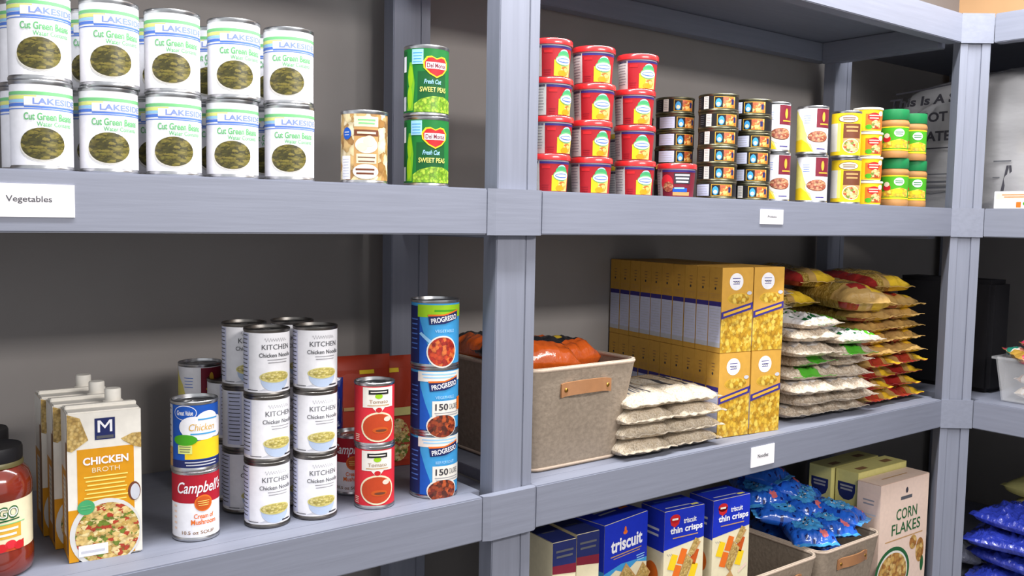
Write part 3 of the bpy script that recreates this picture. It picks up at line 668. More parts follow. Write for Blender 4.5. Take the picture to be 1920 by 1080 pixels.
# ------------------------------------------------------------------ felt baskets
def basket(x0, x1, y0, y1, z, h, label, taper=.03, wall=.005, handle=True, handle_z=.045):
    cx, cy = (x0 + x1) / 2, (y0 + y1) / 2; a, b = (x1 - x0) / 2, (y1 - y0) / 2
    t = thing('felt_basket', (cx, cy, z), 0, label, 'basket', 'felt storage baskets')
    def ring(bm, a, b, zz, r=.028, n=6):
        out = []
        for qx, qy, a0 in ((1, 1, 0), (-1, 1, PI / 2), (-1, -1, PI), (1, -1, 1.5 * PI)):
            for k in range(n + 1):
                an = a0 + PI / 2 * k / n
                out.append(bm.verts.new((qx * (a - r) + r * math.cos(an), qy * (b - r) + r * math.sin(an), zz)))
        return out
    bm = bmesh.new(); R = []
    for s in range(7):
        f = s / 6; R.append(ring(bm, a - taper * (1 - f), b - taper * (1 - f), h * f))
    R.append(ring(bm, a - wall, b - wall, h)); 
    for s in range(6, -1, -1):
        f = s / 6; R.append(ring(bm, a - taper * (1 - f) - wall, b - taper * (1 - f) - wall, max(.006, h * f - .004)))
    n = len(R[0])
    for p, q in zip(R, R[1:]):
        for i in range(n): bm.faces.new((p[i], p[(i + 1) % n], q[(i + 1) % n], q[i]))
    bm.faces.new(R[0][::-1]); bm.faces.new(R[-1])
    link('body', mesh_of('body', bm, 'felt', True, 50), t)
    for nm, zz, f, rr in (('rim', h - .004, 1.0, .0045), ('base_piping', .004, 0.0, .003)):
        bm = bmesh.new(); c = ring(bm, a - taper * (1 - f) - (wall / 2 if f else 0), b - taper * (1 - f) - (wall / 2 if f else 0), zz)
        pts = [v.co.copy() for v in c]; bm.free(); bm = bmesh.new(); rings = []
        for i, p in enumerate(pts):
            d = (pts[(i + 1) % n] - pts[i - 1]).normalized(); o = Vector((d.y, -d.x, 0))
            rings.append([bm.verts.new(p + o * rr * math.cos(k * PI / 4) + Vector((0, 0, rr * math.sin(k * PI / 4)))) for k in range(8)])
        for i in range(n):
            p, q = rings[i], rings[(i + 1) % n]
            for k in range(8): bm.faces.new((p[k], p[(k + 1) % 8], q[(k + 1) % 8], q[k]))
        link(nm, mesh_of(nm, bm, 'felt_rim', True, 60), t)
    if handle:
        zz = h - handle_z; w = .062; bm = bmesh.new(); N = 16
        g = []
        for i in range(N + 1):
            u = -1 + 2 * i / N
            bow = .012 * max(0, 1 - u * u * 1.5); yy = -(b - taper * (1 - zz / h)) - .003 - bow
            lift = .006 * (1 - u * u)
            g.append([bm.verts.new((u * w, yy + o, zz + lift + q)) for o, q in ((-.002, -.0125), (-.002, .0125), (.002, .0125), (.002, -.0125))])
        for p, q in zip(g, g[1:]):
            for k in range(4): bm.faces.new((p[k], p[(k + 1) % 4], q[(k + 1) % 4], q[k]))
        bm.faces.new(g[0][::-1]); bm.faces.new(g[-1])
        ho = link('handle', mesh_of('handle', bm, 'leather', True, 40), t)
        for sx in (-1, 1):
            bm = bmesh.new(); bmesh.ops.create_uvsphere(bm, u_segments=14, v_segments=8, radius=.0042)
            for v in bm.verts: v.co = Vector((v.co.x + sx * .052, v.co.y * .5 - (b - taper * (1 - zz / h)) - .0085 + .0025, v.co.z + zz + .001))
            link('rivet', mesh_of('rivet', bm, 'brass', True), ho)
    return t
basket(.998, 1.277, .040, .370, M, .196, 'beige felt basket with leather handle on the middle shelf beside the post', .026)
basket(1.592, 1.858, .004, .345, L, .200, 'nearly empty beige felt basket on the lower shelf, left one of two', .024)
basket(1.866, 2.130, .004, .345, L, .200, 'beige felt basket heaped with blue snack bags on the lower shelf', .024)

# ------------------------------------------------------------------ bags
def bag_mesh(key, w, l, h, pick, mats, seed, wr=.003, seal=.014, px=2.6, nx=26, ny=34, flat=.5, fr=0.0):
    """a filled plastic bag lying flat, seals at both short ends; pick(u, v, top) gives the material slot"""
    def make():
        bm = bmesh.new(); uvl = bm.loops.layers.uv.new('UVMap'); g = {}
        vb = 1 - 2 * seal / l
        for s in (0, 1):
            for i in range(nx + 1):
                for j in range(ny + 1):
                    u = -1 + 2 * i / nx; v = -1 + 2 * j / ny
                    fv = max(0, 1 - (abs(v) / vb) ** 4) ** .5; fu = max(0, 1 - abs(u) ** px) ** .5
                    f = fu * fv
                    n = noise.noise(Vector((u * 2.1 + seed * 7.3, v * 3.1, s * 4.0))) + .6 * noise.noise(Vector((u * 6 + seed, v * 7, s * 3 + 2)))
                    if fr: n += fr * (abs(noise.noise(Vector((u * 7 + v * 4, v * 9 - u * 3, seed + 9)))) - .25) * 2.2
                    pinch = 1 - .05 * abs(v) ** 6 + .02 * math.sin(v * 5 + seed)
                    x = u * w / 2 * pinch; y = v * l / 2 + .006 * noise.noise(Vector((u * 3, seed * 3.3, v)))
                    mid = h * .42
                    if s: z = mid + (h - mid) * f + n * wr * min(1, f * 1.6) + .0006
                    else: z = mid - mid * (f ** flat) - .0006 * (1 - f) + abs(n) * wr * .25 * f
                    if abs(v) > vb: z += .004 * noise.noise(Vector((u * 5, v * 2, seed)))
                    g[s, i, j] = bm.verts.new((x, y, max(z, .0005)))
        def face(vs, mi, uvs):
            try: fc = bm.faces.new(vs)
            except ValueError: return
            fc.material_index = mi
            for lp, q in zip(fc.loops, uvs): lp[uvl].uv = q
        for s in (0, 1):
            for i in range(nx):
                for j in range(ny):
                    u = -1 + 2 * (i + .5) / nx; v = -1 + 2 * (j + .5) / ny
                    ij = [(i, j), (i + 1, j), (i + 1, j + 1), (i, j + 1)]
                    face([g[(s,) + q] for q in ij], pick(u, v, s), [(q[0] / nx * w, q[1] / ny * l) for q in ij])
        for i in range(nx):
            for j in (0, ny): face((g[0, i, j], g[1, i, j], g[1, i + 1, j], g[0, i + 1, j]), pick(0, -1 if j == 0 else 1, 1), [(0, 0)] * 4)
        for j in range(ny):
            for i in (0, nx): face((g[0, i, j], g[0, i, j + 1], g[1, i, j + 1], g[1, i, j]), pick(-1 if i == 0 else 1, 0, 0), [(0, 0), (0, .01), (.01, .01), (.01, 0)])
        return mesh_of('bag', bm, mats, True, 70)
    return cached(key, make)
def bag(name, me, x, y, z, rz, label, cat, group, tilt=(0, 0)):
    o = link(name, me); o.location = (x, y, z); o.rotation_euler = (tilt[0], tilt[1], rz)
    return tag(o, label, cat, group)
NTH = ['bottom', 'second', 'third', 'fourth', 'fifth', 'sixth', 'seventh', 'eighth', 'ninth', 'tenth', 'eleventh']
# rice: two stacks between basket and pasta
def p_rice(u, v, s): return 0
def p_rice_print(u, v, s):
    if not s: return 0
    if abs(u - .12) < .05 and -.72 < v < .3: return 1
    if -.75 < u < .06 and v > -.62 and (int((u + 1) * 12)) % 2: return 2
    if .3 < u < .8 and v > -.35 and (int((u + 1) * 8) * 7 + int((v + 1) * 11) * 5) % 4 == 0: return 1
    if u < -.78 and -.6 < v < -.3: return 1
    return 0
def p_rice_text(u, v, s):
    if not s: return 0
    if -.5 < v < .5 and abs(u) < .6 and (int((u + 1) * 8) * 3 + int(v * 14) * 5) % 5 == 0: return 1
    return 0
RM = ['rice_grain', 'soft_black', 'dgrey']
for k in range(4):
    me = bag_mesh(('rice', k % 2 if k < 3 else 9), .142, .235, .0345, p_rice_print if k == 3 else p_rice, RM, 1.3 + k % 2 + (5 if k == 3 else 0))
    bag('rice_bag', me, 1.300 + .004 * (k % 2) + .002 * k, .134 + .004 * math.sin(k * 2), M + .0010 + k * .0305, -.06 + .05 * math.sin(k * 3), 'clear rice bag, %s of the stack beside the felt basket%s' % (NTH[k] if k < 3 else 'top', ', black printed band' if k == 3 else ''), 'bag', 'rice bags')
    me = bag_mesh(('rice2', k % 2 if k < 3 else 9), .138, .235, .0335, p_rice_text if k == 3 else p_rice, RM, 3.7 + k % 2 + (5 if k == 3 else 0))
    bag('rice_bag', me, 1.440 + .004 * math.sin(k), .130 + .004 * math.cos(k * 2), M + .0010 + k * .0295, -.10 + .04 * math.cos(k * 3), 'clear rice bag, %s of the right stack against the gold pasta boxes' % (NTH[k] if k < 3 else 'top'), 'bag', 'rice bags')
# pasta boxes, two columns running back to the wall, two layers
def pasta_front():
    a = Art(); w = .0445; h = .183
    a.rect(-w, .001, w, h, 'goldbox', 0).ell(-.004, .153, .0195, .0185, 'white', 1).lines(-.015, .007, .160, 3, .006, .0014, 'dpurple', 2).wave(-.013, .005, .152, .0015, .0012, 'soft_black', 3, 14, 3)
    a.ell(.004, .116, .033, .013, 'gold', 1).ell(.004, .116, .030, .011, 'pasta_pic', 2).ell(.034, .128, .007, .004, 'lgrey', 3)
    a.rect(-w, .001, w, .086, 'pasta_pic', 1).poly([(-w, .073), (w, .093), (w, .108), (-w, .088)], 'dpurple', 3).poly([(-w + .006, .079), (w - .006, .0965), (w - .006, .102), (-w + .006, .085)], 'gold', 4)
    return a
def pasta_side():
    a = Art(); d = .0196; h = .183
    a.rect(-d, .001, d, h, 'goldbox', 0).rect(-d + .001, .012, d - .001, .100, 'lav', 1).rect(-d + .001, .100, d - .001, .110, 'dpurple', 1).lines(-d + .004, d - .004, .094, 12, .006, .0009, 'lgrey', 2).rect(-d + .001, .012, d - .001, .022, 'lgrey', 2)
    a.lines(-.004, .006, .160, 3, .007, .0016, 'tanbrown', 2).ell(.0, .138, .0026, .003, 'soft_black', 2, 10).lines(-d + .003, d - .003, .126, 3, .004, .0007, 'tan', 2)
    return a
def pasta_box(): 
    bm = bmesh.new(); box(bm, -.0445, .0445, -.0197, .0197, 0, .1835, .0009); return mesh_of('carton', bm, 'goldbox')
rot = -.14
ax = Vector((math.cos(rot), math.sin(rot))); ay = Vector((-math.sin(rot), math.cos(rot)))
PO = Vector((1.5275, .0525))
BK = ['front', 'second', 'third', 'fourth', 'fifth', 'sixth', 'seventh', 'eighth', 'ninth', 'rearmost']
for c in range(2):
    for k in range(10):
        for j in range(2):
            p = PO + ax * (.0447 + .0925 * c) + ay * (.0199 + .0402 * k)
            t = thing('pasta_box', (p.x, p.y, M + j * .1838), rot + .012 * math.sin(k * 5 + j * 3 + c), 'gold pasta box, %s one of the %s row in the %s column' % (BK[k], 'upper' if j else 'lower', 'right' if c else 'left'), 'box', 'gold pasta boxes')
            link('carton', cached('pbx', pasta_box), t)
            link('front_print', cached('pbf', lambda: art_mesh('front_print', pasta_front(), on_front(-.0198))), t)
            link('side_print', cached('pbs', lambda: art_mesh('side_print', pasta_side(), on_left(-.0446))), t)
# white bags with green print
def p_lentil(kind):
    def f(u, v, s):
        if kind == 0:      # white film, green stripe, small print
            if s and .42 < u < .78 and v > -.8: return 2
            if s and -.8 < u < .3 and (int((u + 1) * 9) * 3 + int((v + 1) * 12) * 5) % 6 == 0: return 3
            return 1 if s and v > -.82 else 0
        if kind == 1:      # green patch at the front end
            if s and v < -.45 and -.5 < u < .35: return 2
            return 0 if (not s or v < -.4) else 1
        if s and -.7 < v < .6 and abs(u) < .8: return 1 if (int((u + 1) * 9) + int((v + 1) * 13) * 3) % 7 else 4
        return 0
    return f
LM = ['bean_grain', 'film_white', 'film_green', 'dgreen', 'grey']
LCOLS = [(1.876, .150, 'left', 8), (2.018, .140, 'right', 7)]
for cx, cy, nm, n in LCOLS:
    hh = .0305 if nm == 'left' else .0285
    for k in range(n):
        kind = 0 if k >= n - 1 else (1 if (k, nm) in ((4, 'left'), (3, 'left'), (5, 'right')) else 2)
        me = bag_mesh(('len', kind, k % 2), .148, .245, hh * 1.13, p_lentil(kind), LM, 11.1 + kind + 3 * (k % 2), .0055, fr=.7)
        bag('dried_bean_bag', me, cx + .011 * math.sin(k * 2.1), cy + .016 * math.cos(k * 1.7) - (.012 if k == n - 1 else 0), M + .001 + k * hh, -.10 + .15 * math.sin(k * 1.9), 'white and green bag, %s from the bottom in the stack %s the pasta boxes' % (NTH[k] if k else 'first', 'beside' if nm == 'left' else 'furthest from'), 'bag', 'white and green food bags',
            (.04 * math.sin(k * 2.7) * (k > 4), 0))
for k, (x, y, z) in enumerate(((1.868, .285, .247), (1.872, .290, .278))):
    me = bag_mesh(('len', 0, k), .148, .245, .034, p_lentil(0), LM, 11.1 + 3 * k, .0035)
    bag('dried_bean_bag', me, x, y, M + z, -.2 + .3 * k, 'white and green food bag on the back of the left stack, %s of two' % ('upper' if k else 'lower'), 'bag', 'white and green food bags', (.03, 0))
# yellow and red bags of small pasta
def p_orzo(kind):
    def f(u, v, s):
        if kind == 0:      # red band down the long side
            if u < -.62 and v > -.95: return 2
            if v < -.66 and u > .0: return 1
            if v < -.45 and s and u > -.3: return 3
            return 0
        if kind == 1:      # red and yellow print on the front end
            if v < -.68: return 2 if -.75 < u < .05 else (1 if u > .45 else 3)
            if v < -.5 and u > .1: return 1
            return 0
        if s and (u - .45) ** 2 / .08 + (v + .62) ** 2 / .03 < 1: return 1
        if s and (u + .1) ** 2 / .14 + (v + .55) ** 2 / .02 < 1: return 2
        if s and v < -.40: return 3
        if v < -.62: return 1 if u > .15 else (2 if u < -.35 else 3)
        return 0
    return f
OM = ['orzo_grain', 'film_yellow', 'film_red', 'film_clear']
for cx, nm, n in ((2.170, 'left', 8), (2.306, 'right', 8)):
    for k in range(n):
        kind = 1 if k < 4 else 2
        hh = .0305
        me = bag_mesh(('orz', kind, k % 2), .134, .27, hh * 1.13, p_orzo(kind), OM, 23.4 + kind + 2 * (k % 2), .005, .016, fr=.6)
        bag('small_pasta_bag', me, cx + .006 * math.sin(k * 2.3) - .001 * k, .178 + .008 * math.sin(k * 1.3), M + .001 + k * hh, -.06 + .12 * math.sin(k * 2.2 + cx), 'yellow and red bag, %s from the bottom, stack %s' % (NTH[k] if k else 'first', 'beside the white and green bags' if nm == 'left' else 'beside the corner post'), 'bag', 'small pasta bags')
TOPB = [(2.135, .165, .2455, -.32, 2, .072, 'fat yellow pasta bag lying aslant in front, under the topmost red edged bags'), (2.300, .185, .2455, -.1, 2, .042, 'yellow pasta bag on top of the right stack, under the red edged bag'),
        (2.105, .300, .300, -.30, 0, .050, 'red edged pasta bag at the very top at the back left'), (2.295, .205, .288, -.30, 0, .050, 'red edged pasta bag at the very top by the corner post'), (2.000, .300, .252, -.22, 0, .046, 'shaded red edged pasta bag behind the white and green bags')]
for k, (x, y, z, rz, kind, hh, lb) in enumerate(TOPB):
    me = bag_mesh(('orzt', k), .142, .27, hh, p_orzo(kind), OM, 31.7 + k, .005, .016, px=2.0)
    bag('small_pasta_bag', me, x, y, M + z, rz, lb, 'bag', 'small pasta bags', (.05, 0))
# orange bags inside the felt basket on the middle shelf
def p_orange(u, v, s):
    if (v > .35 and abs(u) < .75) and s: return 1
    if s and abs(u + .1) < .38 and abs(v) < .62: return 2 if (u + .1) ** 2 + v * v < .02 else 1
    if s and abs(u) < .4 and -.2 < v < .3: return 1 if (int((u + 1) * 9) + int((v + 1) * 10)) % 3 == 0 else 0
    return 0
for k, (x, y, z, rz, tx, ty, pl) in enumerate(((1.090, .165, .170, 1.35, .06, -.06, 'leftmost'), (1.180, .195, .158, 1.75, .03, .03, 'right hand'), (1.085, .285, .165, .0, -.05, .0, 'rear left'), (1.195, .285, .135, .2, .0, .0, 'rear right'))):
    me = bag_mesh(('orange', k % 2), .13, .19, .066, p_orange, ['film_orange', 'film_black', 'film_yellow'], 41 + k % 2, .008, .015)
    bag('snack_bag', me, x, y, M + z, rz, 'orange and black snack bag, %s one in the felt basket on the middle shelf' % pl, 'bag', 'orange snack bags', (tx, ty))

# ------------------------------------------------------------------ lower shelf
def carton(name, x, y, z, rz, w, d, h, mat, label, cat, group, front=None, left=None, top=None, key=None):
    t = thing(name, (x, y, z), rz, label, cat, group); key = key or label
    def mk():
        bm = bmesh.new(); box(bm, -w / 2, w / 2, -d / 2, d / 2, 0, h, .0012); return mesh_of('carton', bm, mat)
    link('carton', cached((key, 'c'), mk), t)
    if front: link('front_print', cached((key, 'f'), lambda: art_mesh('front_print', front(), on_front(-d / 2 - .0001))), t)
    if left: link('side_print', cached((key, 'l'), lambda: art_mesh('side_print', left(), on_left(-w / 2 - .0001))), t)
    if top: link('top_print', cached((key, 't'), lambda: art_mesh('top_print', top(), on_top(h + .0001))), t)
    return t
W = .123; H = .1965; DD = .070
def cracker(a, cx, cy, s, l):
    a.poly([(cx, cy - s), (cx + s * .85, cy), (cx, cy + s), (cx - s * .85, cy)], 'tan', l).poly([(cx, cy - s * .9), (cx + s * .76, cy), (cx, cy + s * .9), (cx - s * .76, cy)], 'cracker_pic', l + 1)
def tri_front():
    a = Art(); w = W / 2
    a.rect(-w, .001, w, H - .001, 'cream', 0).poly([(-w, .085), (-w * .45, .099), (0, .086), (w * .5, .10), (w, .092), (w, H - .001), (-w, H - .001)], 'sky', 1).poly([(-w, .100), (-w * .2, .108), (w, .102), (w, H - .001), (-w, H - .001)], 'royal', 2)
    a.text('triscuit', .001, .148, .090, .026, 'white', 4, bold=.03).ell(-.004, .169, .006, .004, 'orange', 4).ell(-.004, .175, .003, .006, 'orange', 4).lines(-.044, .044, .128, 1, .004, .0022, 'tan', 4, False).lines(-.036, .040, .123, 1, .004, .0016, 'tan', 4)
    a.lines(.03, .054, .112, 3, .005, .002, 'lblue', 4)
    cracker(a, .0, .060, .046, 4); cracker(a, -.048, .070, .022, 3); cracker(a, .05, .066, .028, 3)
    a.ell(.0, .060, .018, .016, 'offwhite', 7).ell(.006, .064, .008, .006, 'leaf', 8)
    return a
def tri_side():
    a = Art(); d = DD / 2
    a.rect(-d, .001, d, H - .001, 'cream', 0).rect(-d, .100, d, H - .001, 'royal', 1).poly([(-d, .092), (d, .085), (d, .104), (-d, .104)], 'sky', 2).text('triscuit', .0, .152, .050, .014, 'white', 3, bold=.03).lines(-.024, .024, .136, 1, .004, .002, 'tan', 3)
    cracker(a, .0, .05, .03, 3); return a
def tri_top(): return Art().rect(-W / 2, -DD / 2, W / 2, DD / 2, 'royal', 0).lines(-.03, .02, .008, 2, .01, .004, 'lgrey', 1).rect(.03, -.004, .052, .002, 'orange', 1)
def thin_front():
    a = Art(); w = W / 2
    a.rect(-w, .001, w, H - .001, 'cream', 0).poly([(-w, .116), (w, .128), (w, H - .001), (-w, H - .001)], 'royal', 1)
    a.ell(-.030, .178, .0155, .009, 'red', 3).poly([(-.0455, .178), (-.0145, .178), (-.018, .166), (-.030, .160), (-.042, .166)], 'red', 3).lines(-.039, -.021, .177, 1, .004, .004, 'offwhite', 4)
    a.text('triscuit', .016, .170, .040, .011, 'white', 4, bold=.02).text('thin crisps', .006, .152, .100, .0175, 'white', 4, bold=.03).lines(-.036, .042, .138, 1, .004, .0022, 'tan', 4, False)
    for k, (cx, cy, m) in enumerate(((-.005, .096, 'orange'), (-.022, .064, 'orange'), (.032, .090, 'dorange'), (-.034, .088, 'yellow'), (.03, .060, 'yellow'))):
        a.poly([(cx - .016, cy - .012), (cx + .004, cy - .018), (cx + .016, cy + .012), (cx - .002, cy + .018)], m, 2 + (k % 2))
    a.poly([(-.018, .050), (.0, .034), (.030, .082), (.008, .100)], 'tan', 5).poly([(-.016, .051), (.0, .037), (.028, .082), (.008, .097)], 'cracker_pic', 6)
    a.poly([(.012, .098), (.024, .092), (.048, .124), (.034, .130)], 'cracker_pic', 6).poly([(.022, .098), (.030, .094), (.052, .118), (.044, .122)], 'tan', 5)
    a.poly([(-.006, .004), (.016, .016), (.002, .036), (-.014, .026)], 'tan', 4).wave(-.052, -.034, .105, .002, .0012, 'grey', 3, 14, 3).wave(-.052, -.036, .030, .002, .0012, 'grey', 3, 14, 3).poly([(.028, .026), (.056, .04), (.056, .046), (.028, .032)], 'pink', 3)
    return a
def thin_side(): 
    a = Art(); d = DD / 2
    a.rect(-d, .001, d, H - .001, 'cream', 0).rect(-d, .112, d, H - .001, 'royal', 1).lines(-.02, .02, .155, 2, .012, .005, 'lgrey', 2); a.ell(.0, .06, .02, .025, 'orange', 2); return a
def thin_top(): return Art().rect(-W / 2, -DD / 2, W / 2, DD / 2, 'royal', 0).lines(-.045, .03, -.020, 1, .01, .004, 'lgrey', 1).rect(.030, -.028, .052, -.020, 'lyellow', 1).lines(-.04, .045, .020, 1, .01, .005, 'stripe_blue', 1)
XB = [(1.2437, .0866, .14, 'triscuit'), (1.396, .052, -.08, 'thin'), (1.535, .044, -.08, 'thin')]
def squeeze(fn, kx):
    def g():
        a = fn(); b = Art()
        for pts, f, m, l in a.items: b.items.append(([(x * kx, y) for x, y in pts], f, m, l))
        return b
    return g
for k, (x, y, rz, kd) in enumerate(XB):
    nm = ['wheat cracker box with zigzag blue front, standing nearest the post', 'thin crisps cracker box in the middle of the three blue topped boxes', 'thin crisps cracker box on the right, against the empty felt basket'][k]
    bw, bd = (.138, .094) if kd == 'triscuit' else (.110, .070)
    for j in range(2):
        fr_, sd_, tp_ = (tri_front, tri_side, tri_top) if kd == 'triscuit' else (thin_front, thin_side, thin_top)
        def top_fit(f=tp_, kx=bw / W, ky=bd / DD):
            a = f(); b = Art()
            for pts, fc, m, l in a.items: b.items.append(([(x * kx, y * ky) for x, y in pts], fc, m, l))
            return b
        carton('cracker_box', x, y, L + j * .1967, rz, bw, bd, H, 'cream', ('blue topped ' if j else 'lower, supporting, ') + nm, 'box', 'cracker boxes', squeeze(fr_, bw / W), squeeze(sd_, bd / DD), top_fit, kd)
def edge_front():
    a = Art(); w = .027
    a.rect(-w, .001, w, H - .001, 'cream', 0).rect(-w, .150, w, H - .001, 'navy', 1).poly([(-w, .138), (w, .132), (w, .150), (-w, .153)], 'maroon', 2).lines(-.02, .02, .178, 2, .01, .004, 'dgrey', 3).ell(.004, .075, .017, .026, 'cracker_pic', 2).ell(.002, .08, .010, .012, 'stew_pic', 3).ell(.0, .03, .016, .012, 'cracker_pic', 2)
    return a
for k, (x, y, lb) in enumerate(((1.070, .074, 'brown and navy cracker box seen edge on, nearest the post'), (1.135, .082, 'brown and navy cracker box seen edge on, between post and zigzag box'))):
    for j in range(2):
        carton('cracker_box', x, y, L + j * .1967, -.05, .054, .120, H, 'cream', ('lower, supporting, ' if not j else 'upper ') + lb, 'box', 'cracker boxes seen edge on', edge_front, None, lambda: Art().rect(-.027, -.06, .027, .06, 'navy', 0).lines(-.015, .015, .02, 2, .03, .004, 'dgrey', 1), 'edge')
# maroon pack in the empty basket
def p_plain(u, v, s): return 0
bag('snack_pack', bag_mesh('maroonpack', .13, .19, .05, p_plain, ['film_maroon'] if False else ['maroon'], 61, .006), 1.715, .125, L + .008, .3, 'maroon snack pack lying in the nearly empty felt basket', 'bag', None)
# blue snack bags
def p_blue(u, v, s):
    r = (u / .75) ** 2 + (v / .6) ** 2
    if abs(v) > .86: return 1
    if r < .22 and (int((u + 1) * 11) * 3 + int((v + 1) * 13) * 5) % 7 < 2: return 2 if (int((u + 1) * 11)) % 2 else 3
    if r < .75: return 1
    if (u - .45) ** 2 + (v + .6) ** 2 < .03: return 4
    if (int((u + 1) * 9) + int((v + 1) * 10) * 3) % 11 == 0: return 5
    return 0
BM = ['film_blue', 'film_cyan', 'film_white', 'film_black', 'film_pink', 'film_navy']
BLUE = [(1.945, .100, .190, -.65, .10, -.06, 'lying nose down over the left front corner'), (2.025, .108, .196, -.4, .10, .03, 'at the middle of the front rim'), (2.075, .110, .212, .25, .12, .08, 'at the right front corner'),
        (1.945, .185, .214, .9, .14, -.10, 'on the left edge behind the front corner'), (2.020, .185, .228, -.3, .20, .05, 'in the centre of the heap'), (2.070, .210, .224, -.9, .10, .12, 'on the right edge of the heap'),
        (1.945, .255, .252, -.6, .18, -.05, 'high at the back left of the heap'), (2.015, .260, .262, .5, .16, .0, 'high at the back of the heap'), (2.065, .275, .236, -.2, .12, .08, 'at the back right of the heap'), (1.975, .280, .296, .2, .1, .0, 'topmost at the very back'),
        (1.995, .13, .140, .0, .0, 0, 'buried under the front of the heap'), (1.995, .235, .150, 1.5, 0, 0, 'buried under the back of the heap'), (1.995, .175, .080, .0, 0, 0, 'at the bottom of the basket')]
for k, (x, y, z, rz, tx, ty, pl) in enumerate(BLUE):
    me = bag_mesh(('blue', k % 3), .112, .158, .046, p_blue, BM, 71 + k % 3, .005, .013, px=2.2, nx=32, ny=40, fr=.7)
    bag('cookie_bag', me, x, y, L + z, rz, 'shiny blue snack bag %s in the felt basket' % pl, 'bag', 'blue snack bags', (tx, ty))
# cereal boxes
CW, CD, CH = .232, .066, .307
def corn_front():
    a = Art(); w = CW / 2
    a.rect(-w, .001, w, CH - .001, 'pink', 0).ell(.008, .277, .006, .008, 'soft_black', 1, 12).lines(-.020, .034, .258, 1, .004, .009, 'dgrey', 1)
    a.text('CORN', .012, .216, .100, .030, 'cereal_green', 2, bold=.01).text('FLAKES', .012, .178, .138, .030, 'cereal_green', 2, bold=.01).lines(-.085, .095, .150, 1, .004, .003, 'tan', 1, False)
    a.ell(-.045, .062, .082, .070, 'cereal_green', 1, 40).ell(-.045, .060, .072, .062, 'offwhite', 2, 40).ell(-.045, .058, .068, .058, 'flakes_pic', 3, 40).ell(.050, .128, .018, .020, 'flakes_pic', 2, 12).ell(.085, .100, .020, .034, 'flakes_pic', 2, 14).ell(.098, .060, .008, .022, 'cereal_green', 2, 12)
    return a
def corn_side():
    a = Art(); d = CD / 2; a.rect(-d, .001, d, CH - .001, 'pink', 0).lines(-.016, .016, .262, 2, .010, .004, 'grey', 1).lines(-.022, .022, .225, 1, .01, .003, 'lgrey', 1).ell(-.012, .165, .009, .022, 'cereal_green', 1).ell(.012, .150, .012, .016, 'flakes_pic', 1).ell(-.01, .05, .02, .03, 'flakes_pic', 1); return a
carton('cereal_box', 2.270, .060, L, -.02, CW, CD, CH, 'pink', 'tall pink corn flakes box between the felt basket and the corner post', 'box', 'cereal boxes', corn_front, corn_side, lambda: Art().rect(-CW / 2, -CD / 2, CW / 2, CD / 2, 'pink', 0).lines(-.06, .06, .0, 1, .01, .004, 'tan', 1), 'corn')
def oat_side():
    a = Art(); d = .033; h = .323
    a.rect(-d, .001, d, h - .001, 'pale_yellow', 0).poly([(-.026, .268), (.026, .268), (.020, .252), (.008, .244), (-.008, .244), (-.02, .252)], 'navy', 1).rect(-.026, .268, .026, .290, 'navy', 1).lines(-.019, .019, .281, 2, .009, .005, 'grey', 2).rect(-.028, .190, .028, .228, 'maroon', 1).lines(-.020, .020, .220, 3, .009, .004, 'tan', 2); return a
def oat_top(): return Art().rect(-.115, -.033, .115, .033, 'pale_yellow', 0).rect(-.085, -.018, -.045, .0, 'tanbrown', 1).rect(.045, -.010, .085, .010, 'tanbrown', 1)
def oat_top2(): return oat_top()
carton('cereal_box', 2.278, .130, L, -.02, .232, .066, .323, 'pale_yellow', 'pale yellow cereal box directly behind the corn flakes box', 'box', 'cereal boxes', None, oat_side, oat_top, 'oat')
carton('cereal_box', 2.262, .203, L, .0, .232, .066, .323, 'pale_yellow', 'pale yellow cereal box furthest back, third behind the corn flakes', 'box', 'cereal boxes', None, oat_side, oat_top, 'oat')

